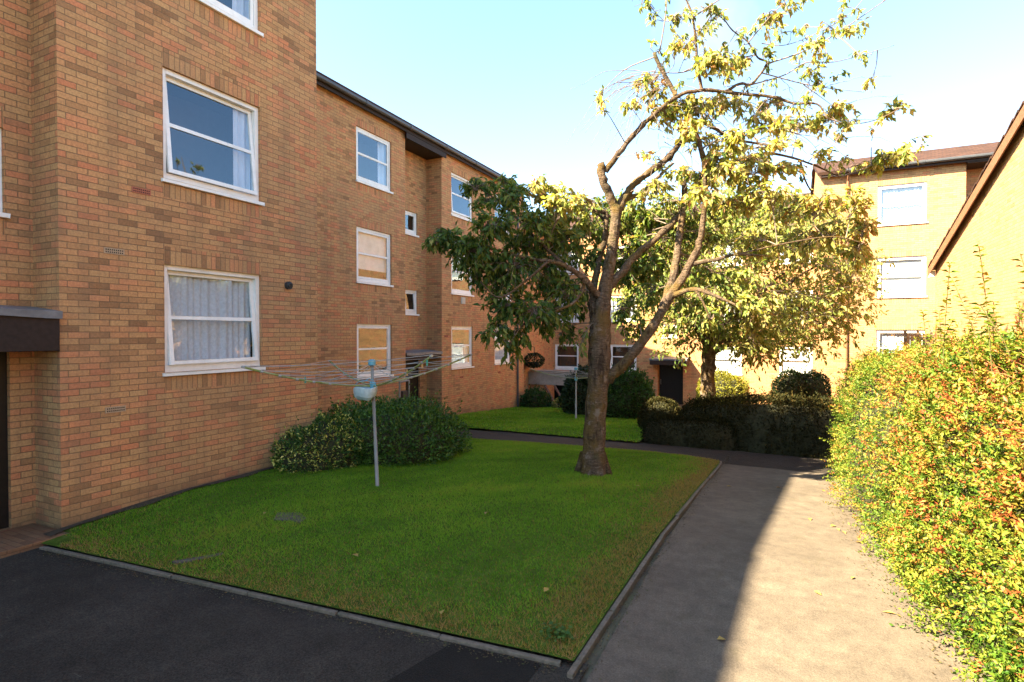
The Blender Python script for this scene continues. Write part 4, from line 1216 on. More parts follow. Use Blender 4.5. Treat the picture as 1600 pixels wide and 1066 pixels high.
for k in range(20):
    CL.append((random.uniform(940, 1090), random.uniform(325, 440), 30, 28, 10.3+random.uniform(-.5, .5), 120, .45))
for x, y, rx, ry, dp, n, t in CL:
    k = dp/FPX
    right_heavy = x > 1080 and y > 280
    dd = dp+(-.3 if right_heavy else 0)
    A.clump(at(x, y, dd), (rx*k*.95, max(.22, (rx+ry)*.5*k), ry*k*.95), int(n*(1.5 if y < 270 and x > 920 else 2.2)), t, leaf=.118 if y < 270 and x > 920 else .108)
SK = np.array(A.sk)
v_ = (SK-CAM); dz_ = v_@FW; sx_ = 800+FPX*(v_@RT)/dz_; sy_ = 533-FPX*(v_@UP)/dz_
pick = np.where((sy_ < 330) & (sx_ > 990) & (sy_ > -20))[0]
for k in A.r.choice(pick, 90):
    A.clump(SK[k]+A.r.normal(0, .16, 3), (.20, .20, .15), 18, .60+A.r.normal(0, .06), leaf=.10)
A.finish(tree, M["leafA"])

# ---- the tree in the second garden
b2 = np.array([-1.85, 16.0, float(g(-1.85, 16.0))])
tree2 = thing("broadleaf_tree", tuple(b2), "short-trunked broad leafy tree rising behind the dark clipped hedge", "tree")
B = Tree(5)
h0 = at(1108, 545, 15.1); top = at(1100, 470, 15.1)
B.limb([b2+np.array([0, 0, -.1]), b2+np.array([0, .0, .5]), at(1106, 600, 15.2), at(1107, 560, 15.15), at(1109, 535, 15.1)], .21, .17, 14)
ends = [(1070, 500, 14.6), (1020, 440, 14.2), (1000, 380, 15.2), (1060, 380, 16.0), (1110, 330, 15.5), (1150, 400, 14.0), (1180, 320, 15.8), (1240, 420, 14.2), (1300, 470, 14.6), (1250, 340, 15.8), (1220, 520, 14.4), (1320, 400, 15.6), (1180, 480, 13.4), (1120, 430, 13.3), (1270, 500, 16.2), (1040, 470, 16.4)]
for (x, y, d_) in ends:
    s_ = at(1108+random.uniform(-5, 5), 540+random.uniform(-12, 18), 15.12)
    e_ = at(x, y, d_)
    m1 = s_*.62+e_*.38+np.array([0, 0, .12]); m2 = s_*.25+e_*.75+np.array([0, 0, .22])
    B.limb([s_, m1, m2, e_], random.uniform(.055, .09), .015, 8, .02)
rr = np.random.default_rng(3)
cnt = 0
while cnt < 190:
    v = rr.normal(size=3); v /= np.linalg.norm(v); v *= rr.uniform(.25, 1)**(1/2.4)
    x = 1160+v[0]*198; y = 432+v[1]*146; d_ = 15.2+v[2]*2.6
    lim = 560 if 1020 < x < 1330 else 545
    if y > lim: continue
    if y > 520 and 1075 < x < 1100: continue
    k = d_/FPX; cnt += 1
    tone = .30+.20*np.clip((x-1020)/300, 0, 1)+rr.normal(0, .07)
    B.clump(at(x, y, d_), (50*k, 50*k, 38*k), int(rr.uniform(150, 215)), tone+.02, .17, .135)
B.finish(tree2, M["leafB"])


def foliage(name, parent, pts, nrm, leaf, mat, rnd, up=0.3, spread=0.7, wf=.5, loc=None):
    n = len(pts); r = np.random.default_rng(len(pts))
    D = nrm+r.normal(0, spread, (n, 3))+np.array([0, 0, up])
    N = r.normal(0, .5, (n, 3))+nrm*.4+np.array([0, 0, .8])
    L = leaf*r.uniform(.6, 1.35, n)
    V, F = leaf_geo(pts, D, N, L, L*wf)
    return np_mesh(name, V, F, mat, parent, loc, attrs={"rnd": np.repeat(np.clip(rnd, .01, .99), 2)})


def dome_points(n, c, r, seed, lump=.10, f=2.2, power=2.3, zmin=-.05, depth=.16):
    """points just inside the skin of a lumpy rounded bush"""
    q = np.random.default_rng(seed)
    v = unit(q.normal(size=(n*2, 3))); v = v[v[:, 2] > zmin-.5][:n]
    s = (np.abs(v)**power).sum(1)**(-1/power)
    P = v*s[:, None]
    lum = rough3(P*np.array(r)+np.array(c), seed, f)
    k = (1+lump*lum)*(1-depth*q.uniform(0, 1, len(P))**1.6)
    Q = P*k[:, None]*np.array(r)+np.array(c)
    return Q, unit(v/np.array(r))


def bush(name, c, r, n, leaf, mat, label, cat, seed, tone=.5, sd=.2, lump=.10, f=2.2, power=2.3, group=None, core="core", up=.3, rndf=None, sprigs=0):
    """c = centre, r = radii; stands on the ground"""
    gz = float(g(c[0], c[1]))
    root = thing(name, (c[0], c[1], gz), label, cat, group)
    Q, N = dome_points(n, c, r, seed, lump, f, power)
    k = Q[:, 2] > gz-.02
    Q, N = Q[k], N[k]
    q = np.random.default_rng(seed+1)
    rn = tone+q.normal(0, sd, len(Q)) if rndf is None else rndf(Q, N, q)
    if sprigs:
        idx = q.choice(len(Q), sprigs); ex = []
        exn = []
        for i in idx:
            if N[i][2] < .1: continue
            L = q.uniform(.06, .22)
            for t in np.linspace(.2, 1, 6):
                ex.append(Q[i]+(N[i]*.4+np.array([0, 0, .8])+q.normal(0, .12, 3))*L*t); exn.append(N[i])
        if ex:
            Q = np.concatenate([Q, np.array(ex)]); N = np.concatenate([N, np.array(exn)])
            rn = np.concatenate([rn, np.clip(tone+.15+q.normal(0, sd, len(ex)), 0, 1)])
    foliage("foliage", root, Q, N, leaf, mat, rn, up)
    # inner mass of twigs
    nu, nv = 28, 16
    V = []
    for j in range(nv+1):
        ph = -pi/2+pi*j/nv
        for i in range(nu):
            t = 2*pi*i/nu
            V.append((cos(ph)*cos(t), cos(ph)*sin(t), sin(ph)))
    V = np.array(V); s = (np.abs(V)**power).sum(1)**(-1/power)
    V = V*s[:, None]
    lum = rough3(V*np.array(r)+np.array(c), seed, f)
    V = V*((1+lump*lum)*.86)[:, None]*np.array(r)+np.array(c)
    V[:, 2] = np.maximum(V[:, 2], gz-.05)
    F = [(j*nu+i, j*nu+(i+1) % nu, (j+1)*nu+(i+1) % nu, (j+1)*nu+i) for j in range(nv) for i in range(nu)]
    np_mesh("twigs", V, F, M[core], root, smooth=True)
    return root


# shrubs by the near block
bush("shrub", (-6.35, 7.95, .18), (1.2, 1.32, .76), 21000, .052, M["bushD"], "big dark green spreading shrub behind the clothes airer pole, by the brick wall", "shrub", 3, .45, .2, .16, 2.6, 2.4, sprigs=420)
bush("variegated_shrub", (-6.55, 6.62, .16), (.58, .80, .66), 9000, .046, M["varie"], "yellow and green variegated shrub against the near brick wall, left of the dark shrub", "shrub", 8, .42, .28, .16, 3.2, 2.2, sprigs=80,
     rndf=lambda Q, N, q: np.clip(.24+q.normal(0, .12, len(Q))+(q.uniform(size=len(Q)) < .12+.30*(rough3(Q, 4, 3.0) > .1))*q.uniform(.25, .7, len(Q)), 0, 1))
# shrubs farther back
bush("conifer_shrub", (-6.35, 19.4, -.28), (1.0, .95, 1.20), 9000, .09, M["conifer"], "very dark conifer shrub half hidden behind the cherry trunk", "shrub", 13, .45, .2, .16, 2.6, 2.1, sprigs=260)
bush("round_shrub", (-4.85, 19.0, -.30), (.95, .9, 1.18), 9000, .085, M["greenb"], "round bright-topped green shrub just right of the cherry trunk", "shrub", 14, .5, .2, .15, 2.6, 2.1, sprigs=260)
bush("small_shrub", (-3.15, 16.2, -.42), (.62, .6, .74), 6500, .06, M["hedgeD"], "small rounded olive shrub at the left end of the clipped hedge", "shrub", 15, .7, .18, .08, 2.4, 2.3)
bush("golden_shrub", (-2.3, 24.3, -.35), (1.0, .9, .95), 6500, .075, M["yellowb"], "round golden yellow shrub glowing in the sun before the far flats", "shrub", 16, .5, .2, .10, 2.6, 2.2, sprigs=160)
bush("box_shrub", (.55, 21.2, -.25), (.85, .8, 1.08), 7500, .075, M["conifer"], "square-cut dark green shrub right of the golden one", "shrub", 17, .6, .2, .09, 2.6, 4.0, sprigs=200)
bush("border_plant", (-9.2, 21.0, -.75), (.55, .7, .62), 3200, .085, M["greenb"], "leafy green plant at the foot of the terrace downpipe", "plant", 18, .35, .2, .25, 3.0, 2.0, sprigs=90)
bush("border_plant", (-8.1, 21.5, -.85), (.5, .5, .42), 2200, .08, M["leafB"], "low yellowing plant beside the concrete walkway", "plant", 19, .55, .25, .25, 3.0, 2.0)


# the clipped hedge across the garden: a run of low hedge with a taller block behind
def hedge_run(name, label, spine, prof, n, leaf, mat, seed, rndf, core="core", cat="hedge", lump=.06, f=2.2, up=.35, sprig=0, spread=.7, wf=.5, extra=None, tops=None, sprays=False):
    """spine: list of (x, y, half width, height) rounded at both ends"""
    S = np.array(spine, float)
    q = np.random.default_rng(seed)
    seg = np.concatenate([[0], np.cumsum(np.linalg.norm(np.diff(S[:, :2], axis=0), axis=1))])
    tot = seg[-1]
    def sec(t):
        x, y, w_, h = [np.interp(t, seg, S[:, i]) for i in range(4)]
        t2 = np.clip(t+.05, 0, tot); t1 = np.clip(t-.05, 0, tot)
        dx = np.interp(t2, seg, S[:, 0])-np.interp(t1, seg, S[:, 0]); dy = np.interp(t2, seg, S[:, 1])-np.interp(t1, seg, S[:, 1])
        l = np.hypot(dx, dy)+1e-9
        return x, y, w_, h, dx/l, dy/l
    def surf(t, a, shrink=1.0):
        """a in 0..pi over the section from one foot to the other"""
        x, y, w_, h, dx, dy = sec(np.clip(t, 0, tot))
        e = np.minimum(t, tot-t)
        endk = np.sqrt(np.clip(1-(1-np.clip(e/np.maximum(w_, .2), 0, 1))**2, .0, 1))
        ca, sa = np.cos(a), np.sin(a)
        p = prof
        rr_ = (np.abs(ca)**p+np.abs(sa)**p)**(-1/p)
        side = ca*rr_*w_*shrink*np.clip(endk, .05, 1); zz = sa*rr_*h*shrink*(0.35+.65*endk)
        P = np.stack([x-dy*side, y+dx*side, g(x, y)+zz], -1)
        Nn = np.stack([-dy*ca/w_, dx*ca/w_, sa/h], -1)
        tilt_ = np.where(t < tot/2, -1, 1)*np.clip(1-e/np.maximum(w_, .2), 0, 1)*1.5
        Nn = unit(Nn)+np.stack([dx*tilt_, dy*tilt_, 0*tilt_], -1)
        return P, unit(Nn)
    root = thing(name, (float(S[:, 0].mean()), float(S[:, 1].mean()), float(g(S[:, 0].mean(), S[:, 1].mean()))), label, cat)
    t = q.uniform(0, tot, n) if tops is None else tops(q, n, tot)
    a = pi*q.uniform(0.0, 1.0, n)
    P, N = surf(t, a)
    lum = rough3(P, seed, f)
    P = P+N*(lump*lum-.16*q.uniform(0, 1, n)**1.5)[:, None]
    gz = g(P[:, 0], P[:, 1]); k = P[:, 2] > gz+.0
    P, N = P[k], N[k]
    rn = rndf(P, N, q)
    if sprays:
        # leaves gathered along short shoots that lean out of the hedge
        inner = q.choice(len(P), 80000)
        P0_, N0_, r0_ = P[inner]-N[inner]*q.uniform(.02, .16, (80000, 1)), N[inner], np.clip(rn[inner]-.10, 0, 1)
        k_ = 16; m_ = len(P)//k_
        i = q.choice(len(P), m_); Pb, Nb = P[i]-N[i]*.07, N[i]
        D_ = unit(Nb*q.uniform(.25, 1.0, (m_, 1))+np.array([0, -.10, .45])+q.normal(0, .42, (m_, 3)))
        L_ = q.uniform(.09, .24, m_)
        tt_ = np.linspace(.12, 1.0, k_)
        P = (Pb[:, None, :]+D_[:, None, :]*(L_[:, None]*tt_[None, :])[:, :, None]-np.array([0, 0, .035])*(tt_**2)[None, :, None]).reshape(-1, 3)
        P = P+q.normal(0, .008, P.shape)
        side_ = unit(np.cross(D_, q.normal(size=(m_, 3))))
        sg_ = np.where(np.arange(k_) % 2 == 0, 1.0, -1.0)
        N = unit(D_[:, None, :]*.6+side_[:, None, :]*sg_[None, :, None]).reshape(-1, 3)
        rn = np.clip(np.repeat(rn[i], k_)+q.normal(0, .07, m_*k_)+np.tile((tt_-.5)*.10, m_), 0, 1)
        P, N, rn = np.concatenate([P, P0_]), np.concatenate([N, N0_]), np.concatenate([rn, r0_])
    if sprig:
        i = q.choice(len(P), sprig); i = i[N[i][:, 2] > .25]
        if sprays: i = i[P[i][:, 2]-g(P[i][:, 0], P[i][:, 1]) > 1.7]
        Ls = q.uniform(.05, .28, len(i)); dirs = unit(N[i]*.3+np.array([0, 0, 1])+q.normal(0, .2, (len(i), 3)))
        ex = [P[i]+dirs*(Ls*f_)[:, None]+q.normal(0, .012, (len(i), 3)) for f_ in np.linspace(.15, 1, 8)]
        P = np.concatenate([P]+ex); N = np.concatenate([N]+[N[i]]*8); rn = np.concatenate([rn]+[np.clip(rn[i]+.05, 0, 1)]*8)
    foliage("foliage", root, P, N, leaf, mat, rn, up, spread, wf)
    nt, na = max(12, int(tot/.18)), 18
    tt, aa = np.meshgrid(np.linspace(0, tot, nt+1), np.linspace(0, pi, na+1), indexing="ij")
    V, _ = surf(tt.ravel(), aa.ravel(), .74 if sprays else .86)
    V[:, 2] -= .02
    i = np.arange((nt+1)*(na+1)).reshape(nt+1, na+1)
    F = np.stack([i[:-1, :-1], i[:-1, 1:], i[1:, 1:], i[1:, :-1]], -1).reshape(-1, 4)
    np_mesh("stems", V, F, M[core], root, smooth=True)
    if extra: extra(root, surf, tot, q)
    return root


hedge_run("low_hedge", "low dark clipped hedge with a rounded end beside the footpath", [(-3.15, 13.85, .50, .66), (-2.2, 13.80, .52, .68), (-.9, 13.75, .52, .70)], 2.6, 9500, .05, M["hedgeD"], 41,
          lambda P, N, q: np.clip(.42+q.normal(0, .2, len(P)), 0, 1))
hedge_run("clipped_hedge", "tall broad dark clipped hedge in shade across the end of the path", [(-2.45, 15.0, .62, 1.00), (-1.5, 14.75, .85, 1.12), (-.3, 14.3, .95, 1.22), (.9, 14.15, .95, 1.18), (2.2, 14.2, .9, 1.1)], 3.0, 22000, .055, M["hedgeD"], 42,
          lambda P, N, q: np.clip(.46+.16*(N[:, 2] > .6)+q.normal(0, .22, len(P)), 0, 1), sprig=500)  # upward-facing leaves toned paler, painting light on the hedge top


# the tall mixed hedge along the path
def hr_rnd(P, N, q):
    near_ = np.clip((8.4-P[:, 1])/4.2, 0, 1)
    z = P[:, 2]-g(P[:, 0], P[:, 1])
    patch = rough3(P, 9, 1.3)*.10+rough3(P, 19, 3.4)*.09
    chance = .05+.05*rough3(P, 23, 1.8)+(.38+.30*rough3(P, 29, 1.5))*near_*np.clip((z-.35)/.8, 0, 1)*np.clip((2.15-z)/.4, 0, 1)
    rn = .36+patch+q.normal(0, .13, len(P))
    return np.clip(np.where(q.uniform(size=len(P)) < chance, q.uniform(.62, 1.0, len(P)), rn), 0, 1)


def hr_t(q, n, tot):
    u = q.uniform(0, 1, n)
    return tot*(1-u**1.0) if False else tot*np.where(q.uniform(size=n) < .55, q.uniform(.1, .52, n), q.uniform(0, 1, n))


def hr_stems(root, surf, tot, q):
    n = 9500
    t = tot*q.uniform(.10, .75, n); a = pi*q.uniform(.30, 1.0, n)
    P, N = surf(t, a, .96)
    keep = (P[:, 1] < 8.2)
    dens = np.clip((8.2-P[:, 1])/4.5, 0, 1)*(.55+.45*rough3(P, 12, 1.4))
    keep &= q.uniform(size=n) < np.clip(dens, .03, 1)
    P, N = P[keep], N[keep]
    D = unit(N*.7+np.array([0, -.15, .35])+q.normal(0, .55, (len(P), 3)))
    L = q.uniform(.10, .26, len(P)); w_ = q.uniform(.0016, .0036, len(P))
    S = unit(np.cross(D, q.normal(size=(len(P), 3))))
    S2 = np.cross(D, S)
    bend = q.normal(0, .02, (len(P), 3))-np.array([0, 0, .02])
    V, F, R = [], [], []
    rings = [(0, 1), (.5, .8), (1, .35)]
    base_ = []
    for tt, ww in rings:
        c = P+D*(L*tt)[:, None]+bend*(tt*tt)
        for j in range(3):
            an = 2*pi*j/3
            base_.append(c+(S*cos(an)+S2*sin(an))*(w_*ww)[:, None])
    V = np.stack(base_, 1).reshape(-1, 3); nn = len(P)
    i = np.arange(nn)[:, None]*9
    quads = []
    for k in range(2):
        for j in range(3):
            quads.append(i+np.array([[k*3+j, k*3+(j+1) % 3, k*3+3+(j+1) % 3, k*3+3+j]]))
    F = np.concatenate(quads, 1).reshape(-1, 4)
    np_mesh("shoots", V, F, M["hedgestem"], root, attrs={"rnd": np.repeat(q.uniform(0, 1, nn), 6)})
    # long leafy shoots standing above the top
    C, D_, N_, R_ = [], [], [], []
    for k in range(26):
        mb = MB()
        y = q.uniform(3.4, 7.2); x = float(hedge_x(y))+q.uniform(.15, 1.0)
        z0 = 1.85+q.uniform(-.1, .15); h = q.uniform(.3, .85)*(1.0 if y < 6 else .6)
        dx, dy = q.normal(0, .10, 2)
        pts = [np.array([x, y, z0]), np.array([x+dx*.4, y+dy*.4, z0+h*.5]), np.array([x+dx, y+dy, z0+h])]
        pp = tube_path(pts, 4)
        mb.tube(pp, [.003]*len(pp), 4, 0, False)
        for s_ in np.linspace(.15, 1, int(8+h*16)):
            i = s_*(len(pp)-1); j = int(min(i, len(pp)-2)); p = pp[j]*(1-(i-j))+pp[j+1]*(i-j)
            an = q.uniform(0, 2*pi)
            for sgn in (0, pi):
                C.append(p); D_.append([cos(an+sgn), sin(an+sgn), .25+q.normal(0, .2)]); N_.append([q.normal(0, .3), q.normal(0, .3), 1]); R_.append(np.clip(.36+q.normal(0, .14), 0, 1))
        mb.build("long_shoot", M["greenstem"], root)
    L = .062*q.uniform(.7, 1.3, len(C))
    V, F = leaf_geo(np.array(C), np.array(D_), np.array(N_), L, L*.42)
    np_mesh("shoot_leaves", V, F, M["hedgeR"], root, attrs={"rnd": np.repeat(np.array(R_), 2)})


sp = []
for y, hgt in ((.2, 2.0), (2.0, 2.05), (3.4, 2.08), (4.5, 2.08), (6, 2.06), (7.5, 2.04), (9, 2.06), (10.5, 2.10), (11.6, 2.10), (12.55, 2.02)):
    hw = .85
    sp.append((float(hedge_x(y))+hw, y, hw, hgt))
hedge_run("tall_hedge", "tall overgrown sunlit hedge of yellow-green and rusty red leaves along the path", sp, 3.6, 240000, .032, M["hedgeR"], 51, hr_rnd, "corewarm", lump=.10, f=2.6, up=.25, sprig=2600, extra=hr_stems, tops=hr_t, spread=.42, wf=.46, sprays=True)

# ------------------------------------------------------------------ clothes airers
def airer(base_, lean, tips, hubz, topz, label, seed, r=.021, nlines=6, near_=True):
    q = random.Random(seed)
    base_ = np.array(base_, float); lean = np.array(lean, float)
    root = thing("rotary_airer", tuple(base_), label, "clothes airer", "rotary clothes airers")
    def ax(z): return base_+np.array([lean[0], lean[1], 1.0])*(z-base_[2])
    mb = MB()
    zj = base_[2]+.62
    mb.tube([ax(base_[2]-.1), ax(zj)], r*1.18, 12); mb.tube([ax(zj), ax(topz)], r, 12)
    mb.build("pole", M["alu"], root, smooth=True)
    mb = MB(); mb.tube([ax(hubz-.07), ax(hubz-.06), ax(hubz+.05), ax(hubz+.06)], [r*1.1, r*2.1, r*2.1, r*1.2], 12)
    mb.build("hub", M["blue"], root)
    mb = MB(); mb.tube([ax(topz-.05), ax(topz-.045), ax(topz+.02), ax(topz+.03)], [r*1.2, r*2.4, r*2.4, r*1.2], 12)
    mb.build("top_cap", M["blue"], root)
    hub = ax(hubz); T_ = [np.array(t, float) for t in tips]
    for t in T_:
        mb = MB()
        d = t-hub
        pts = [hub+d*f_+np.array([0, 0, -.055*sin(pi*f_)]) for f_ in np.linspace(0, 1, 7)]
        mb.tube(pts, .0125, 8)
        arm = mb.build("arm", M["armgreen"], root, smooth=True)
        for k in range(nlines if near_ else 0):
            f_ = .36+.63*k/(nlines-1)
            p = hub+d*f_+np.array([0, 0, -.055*sin(pi*f_)])
            mb = MB(); mb.tube([p-d*.010, p+d*.010], .017, 6); mb.build("line_clip", M["line"], arm)
        top_ = ax(topz-.03); mid_ = hub+d*.36
        mb = MB(); mb.tube([top_, (top_+mid_)/2+np.array([0, 0, -.02]), mid_], .0045, 5); mb.build("stay_cord", M["line"], arm)
    for k in range(nlines if near_ else 4):
        f_ = .36+.63*k/((nlines if near_ else 4)-1)
        c = [hub+(t-hub)*f_+np.array([0, 0, -.055*sin(pi*f_)+.012]) for t in T_]
        mb = MB()
        for i in range(4):
            a, b = c[i], c[(i+1) % 4]
            sag = .035*f_+q.uniform(0, .03)
            mb.tube([a+(b-a)*s_+np.array([0, 0, -sag*4*s_*(1-s_)]) for s_ in np.linspace(0, 1, 7)], .0034 if near_ else .0035, 5)
        mb.build("washing_line", M["line"], root)
    return root


ab = np.array([-4.88, 5.86, float(lawn_height(-4.88, 5.86))])
def tip(lat, dep, z):
    ax_ = np.array([RT[0], RT[1]])*lat+np.array([FW[0], FW[1]])*dep
    return (ab[0]+ax_[0]-.06, ab[1]+ax_[1]-.03, z)
Lr = 1.6
angs = [218, 308, 38, 128]; tz = [1.79, 1.93, 1.86, 1.75]
tips = [tip(Lr*cos(radians(a)), Lr*sin(radians(a)), z) for a, z in zip(angs, tz)]
airer(ab, (-.035, -.02), tips, 1.47, 1.80, "open rotary clothes airer with green arms, on the front lawn before the shrub", 2)
# peg basket hanging on the near airer
pb = at(571, 612, 7.32)
basket = thing("peg_basket", tuple(pb), "pale blue peg basket hanging from the near airer's pole", "basket")
mb = MB()
V = []
prof_ = [(-.105, .05), (-.10, .10), (-.06, .138), (0, .152), (.055, .155), (.062, .150)]
for z, r_ in prof_:
    for i in range(20):
        t = 2*pi*i/20
        V.append(pb+np.array([cos(t)*r_, sin(t)*r_, z+.012*sin(3*t)]))
for k in range(len(prof_)-1):
    for i in range(20):
        mb.face([V[k*20+i], V[k*20+(i+1) % 20], V[(k+1)*20+(i+1) % 20], V[(k+1)*20+i]])
mb.face([V[i] for i in range(20)])
mb.build("bowl", M["bag"], basket, smooth=True)
mb = MB()
mb.tube([pb+np.array([-.15*cos(s_), -.03*cos(s_), .06+.085*sin(s_)]) for s_ in np.linspace(0, pi, 12)], .006, 6)
mb.tube([pb+np.array([0, 0, .145]), pb+np.array([.04, .03, .17]), pb+np.array([.08, .06, .15])], .005, 6)
mb.build("handle", M["blue"], basket)
for k, (i, f_, mt, lb) in enumerate([(1, .62, "peg", "small wooden peg clipped midway along the airer's right arm"), (1, .86, "peg", "small wooden peg clipped near the tip of the airer's right arm"),
                                     (1, .93, "tealpeg", "teal peg at the tip of the airer's right arm"), (0, .55, "tealpeg", "teal peg clipped on the airer's left arm")]):
    hub = ab+np.array([-.035, -.02, 1])*(1.47-ab[2]); p = hub+(np.array(tips[i])-hub)*f_+np.array([0, 0, -.04])
    mb = MB(); mb.box(W, p[0]-.008, p[0]-.001, p[1]-.007, p[1]+.007, p[2]-.045, p[2]+.03); mb.box(W, p[0]+.001, p[0]+.008, p[1]-.007, p[1]+.007, p[2]-.045, p[2]+.03)
    tag(mb.build("clothes_peg", M[mt], None, loc=tuple(p)), lb, "clothes peg", "pegs on the airer")
b2_ = np.array([-6.06, 17.1, float(lawn2_height(-6.06, 17.1))])
tips2 = [(b2_[0]+1.5*cos(a), b2_[1]+1.5*sin(a), z) for a, z in ((radians(200), 1.02), (radians(290), 1.0), (radians(20), 1.0), (radians(110), 1.0))]
airer(b2_, (0, 0), tips2, .72, 1.05, "far rotary clothes airer with a thin pale pole, left of the cherry trunk", 3, r=.024, near_=False)

# ------------------------------------------------------------------ small things
def slab(name, poly, z1, label, cat, mat):
    c = np.mean(np.array(poly), 0); zz = float(lawn_height(c[0], c[1]))
    mb = MB()
    hi = [(p[0], p[1], zz+z1) for p in poly]; lw = [(p[0], p[1], zz-.06) for p in poly]
    mb.face(hi)
    n = len(poly)
    for i in range(n): mb.face([lw[i], lw[(i+1) % n], hi[(i+1) % n], hi[i]])
    return tag(mb.build(name, mat, None, bevel=.008, loc=(c[0], c[1], zz)), label, cat)


slab("drain_cover", [(-5.20, 4.50), (-5.02, 4.30), (-4.85, 4.38), (-4.70, 4.36), (-4.74, 4.50), (-4.95, 4.60)], .012, "weathered grey drain slab sunk in the front lawn", "drain cover", M["slab"])
slab("edging_stone", [(-5.08, 3.20), (-5.00, 3.20), (-4.78, 3.52), (-4.84, 3.55)], .012, "narrow grey stone lying in the grass near the front kerb", "stone", M["slab"])
mb = MB()
for x in (3.32, 3.64, 3.96): mb.box(W, x-.035, x+.035, 20.42, 20.49, .42, 2.28)
fence = thing("garden_fence", (3.64, 20.45, .42), "short weathered wooden fence panel against the gabled house's far corner", "fence")
mb.build("post", M["fence"], fence).name = "post"
mb = MB()
x = 3.34
while x < 3.96:
    mb.box(W, x, x+.085, 20.36, 20.38, .5, 2.17+random.uniform(-.02, .02)); x += .098
mb.build("board_panel", M["fence"], fence)
mb = MB()
for z in (.8, 2.0): mb.box(W, 3.34, 3.96, 20.38, 20.42, z, z+.07)
mb.build("rail", M["fence"], fence)

# handrail by the stairwell door
hrl = thing("handrail", (-9.45, 12.75, -.45), "short metal handrail left of the terrace's recessed door", "handrail")
for y in (12.35, 12.78):
    mb = MB(); mb.tube([(-9.5, y, -.5), (-9.5, y, .86)], .024, 8); mb.build("post", M["handrail"], hrl)
mb = MB(); mb.tube([(-9.5, 12.35, .84), (-9.5, 12.78, .86)], .02, 8); mb.tube([(-9.5, 12.35, .2), (-9.5, 12.78, .2)], .016, 8); mb.build("rail", M["handrail"], hrl)
mb = MB(); mb.box(W, -9.53, -9.47, 12.46, 12.68, .30, .58); mb.build("plate", M["vent"], hrl, bevel=.01)

# concrete walkway with sunken steps by the terrace end
wk = thing("concrete_walkway", (-9.8, 24.5, -1.2), "raised concrete walkway with a dark opening and timber rails beneath, beyond the back lawn", "walkway")
mb = MB(); mb.box(W, -10.88, -8.55, 24.0, 25.4, -.20, .38); mb.build("deck", M["concrete"], wk, bevel=.01)
mb = MB(); mb.box(W, -10.88, -10.1, 24.1, 24.3, -1.6, -.20); mb.build("wall", M["brick"], wk)
mb = MB(); mb.box(W, -10.0, -8.6, 25.1, 25.35, -1.6, -.20); mb.build("shade_backing", M["door"], wk)  # near-black sheet paints the shade in the opening under the deck
mb = MB(); mb.box(W, -8.75, -8.58, 24.1, 25.1, -1.6, -.20); mb.build("end_wall", M["concrete"], wk)
for dx in (0, .48):
    mb = MB()
    a, b = np.array([-10.05+dx, 24.05, -.25]), np.array([-9.1+dx, 23.3, -1.25])
    mb.tube([a, b], .06, 6); mb.build("stair_rail", M["redwood"], wk)
mb = MB(); mb.tube([(-10.85, 23.98, .42), (-8.58, 23.98, .42)], .03, 6); mb.build("edge_trim", M["alu"], wk)

# hanging basket on the link wall
hc = np.array([-10.45, 23.7, .95])
hb = thing("hanging_basket", tuple(hc), "dark bushy hanging basket on the brick wall, left of the far windows", "hanging basket")
Q, N = dome_points(1700, hc-np.array([0, 0, .02]), (.44, .44, .32), 61, .12, 3.0, 2.0, -1)
foliage("foliage", hb, Q, N, .075, M["conifer"], .4+np.random.default_rng(2).normal(0, .25, len(Q)), 0)
mb = MB()
prev = None
for z, r_ in ((-.34, .06), (-.30, .16), (-.20, .24), (-.10, .27)):
    ring = [(hc[0]+cos(t)*r_, hc[1]+sin(t)*r_, hc[2]+z) for t in np.linspace(0, 2*pi, 15)[:-1]]
    if prev:
        for i in range(14): mb.face([prev[i], prev[(i+1) % 14], ring[(i+1) % 14], ring[i]])
    prev = ring
mb.build("pot", M["vent"], hb)
mb = MB(); mb.tube([(-10.92, 23.7, hc[2]+.6), hc+np.array([-.2, 0, .66]), hc+np.array([0, 0, .6]), hc], .015, 6); mb.build("bracket", M["vent"], hb)

# a few fallen leaves on the path and the lawn
q = np.random.default_rng(77)
spots = [(at(1308, 826, 1), 0), (at(1316, 830, 1), 0), (at(1297, 823, 1), 0), (at(1272, 924, 1), 0), (at(1330, 905, 1), 0), (at(1120, 1000, 1), 0), (at(1060, 757, 1), 0), (at(1135, 760, 1), 0), (at(1212, 762, 1), 0),
         (at(1400, 960, 1), 0), (at(1375, 880, 1), 0), (at(1350, 850, 1), 0), (at(1265, 810, 1), 0)]
for k, (p1, _) in enumerate(spots):
    d = p1-CAM
    z = 0.0
    for _i in range(6):
        t = (z-CAMZ)/d[2]; P_ = CAM+d*t; z = float(g(P_[0], P_[1]))+.003
    C = np.array([[P_[0], P_[1], z+.004]])
    an = q.uniform(0, 2*pi)
    V, F = leaf_geo(C, np.array([[cos(an), sin(an), .05]]), np.array([[q.normal(0, .15), q.normal(0, .15), 1]]), np.array([q.uniform(.06, .10)]), np.array([q.uniform(.03, .05)]), .2)
    tag(np_mesh("fallen_leaf", V, F, M["fallen"], None, loc=tuple(C[0]), attrs={"rnd": np.repeat(q.uniform(0, 1), 2)}), "small curled brown leaf fallen on the asphalt path", "leaf", "fallen leaves on the path")

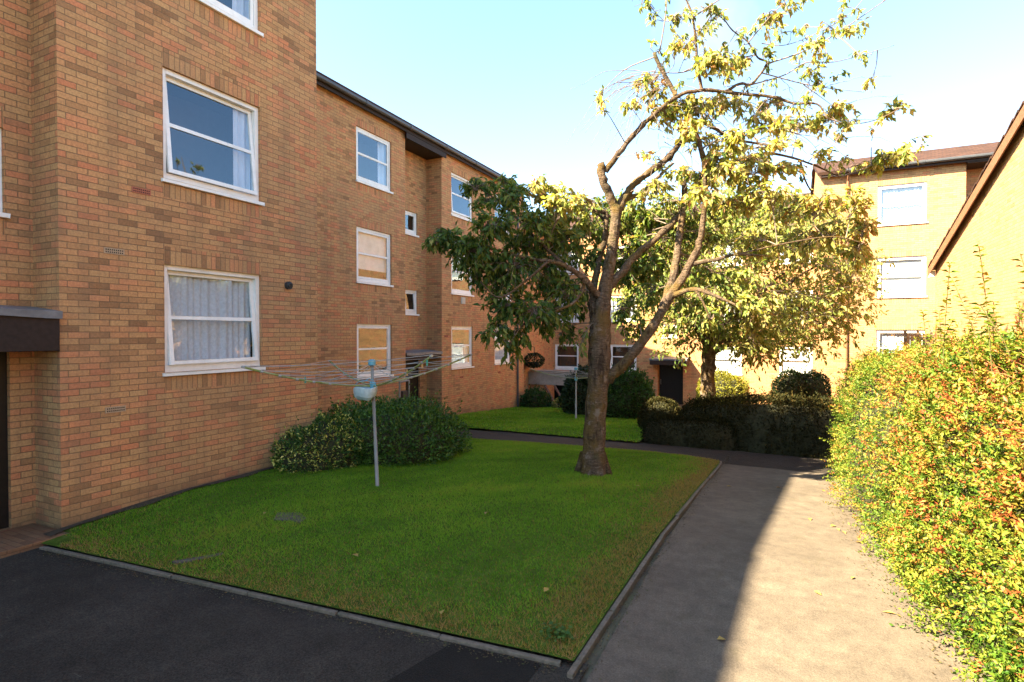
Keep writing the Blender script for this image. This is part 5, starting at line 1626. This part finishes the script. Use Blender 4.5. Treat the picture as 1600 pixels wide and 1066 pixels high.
for k, (x, y) in enumerate([(850, 925), (560, 870), (760, 800), (415, 800), (1000, 760), (690, 960)]):
    d = at(x, y, 1)-CAM; z = 0.1
    for _i in range(6):
        t = (z-CAMZ)/d[2]; P_ = CAM+d*t; z = float(lawn_height(P_[0], P_[1]))+.035
    C = np.array([[P_[0], P_[1], z]]); an = q.uniform(0, 2*pi)
    V, F = leaf_geo(C, np.array([[cos(an), sin(an), .1]]), np.array([[q.normal(0, .2), q.normal(0, .2), 1]]), np.array([q.uniform(.07, .10)]), np.array([q.uniform(.035, .05)]), .2)
    tag(np_mesh("fallen_leaf", V, F, M["fallen"], None, loc=tuple(C[0]), attrs={"rnd": np.repeat(q.uniform(.2, .6), 2)}), "pale yellow leaf lying in the front lawn's grass", "leaf", "fallen leaves on the front lawn")

# crumbs of dead leaf and moss along the kerbs and the foot of the hedge
n = 2600
yy = q.uniform(3.3, 12.6, n); k1 = q.uniform(size=n) < .55
xx = np.where(k1, kx(yy)+.07+np.abs(q.normal(0, .06, n)), hedge_x(yy)-np.abs(q.normal(0, .12, n))+.05)
fr_ = q.uniform(size=n) < .25
xf = q.uniform(-6.6, -1.3, n)
xx = np.where(fr_, xf, xx); yy = np.where(fr_, front_kerb_y(xf)-.06-np.abs(q.normal(0, .05, n)), yy)
C = np.stack([xx, yy, g(xx, yy)+.004], 1)
an = q.uniform(0, 2*pi, n)
V, F = leaf_geo(C, np.stack([np.cos(an), np.sin(an), q.uniform(0, .25, n)], 1), np.stack([q.normal(0, .3, n), q.normal(0, .3, n), np.ones(n)], 1), q.uniform(.008, .030, n), q.uniform(.006, .014, n), .15)
o = np_mesh("leaf_litter", V, F, mat_leaf("litter", [(0, (.03, .02, .01)), (.5, (.07, .045, .02)), (.8, (.05, .06, .015)), (1, (.16, .10, .035))], 0), attrs={"rnd": np.repeat(q.uniform(0, 1, n), 2)})
o["kind"] = "stuff"
# broad-leaved weeds in the lawn corner
n = 90
C = np.stack([-1.42+q.normal(0, .05, n), 3.60+q.normal(0, .04, n), np.zeros(n)], 1); C[:, 2] = lawn_height(C[:, 0], C[:, 1])+q.uniform(.015, .05, n)
an = q.uniform(0, 2*pi, n)
V, F = leaf_geo(C, np.stack([np.cos(an), np.sin(an), q.uniform(0, .4, n)], 1), np.stack([q.normal(0, .3, n), q.normal(0, .3, n), np.ones(n)], 1), q.uniform(.02, .045, n), q.uniform(.018, .035, n), .15)
tag(np_mesh("weed", V, F, M["greenb"], None, loc=(-1.42, 3.6, .04), attrs={"rnd": np.repeat(q.uniform(.6, 1, n), 2)}), "bright green weed clump in the lawn's kerb corner", "weed")
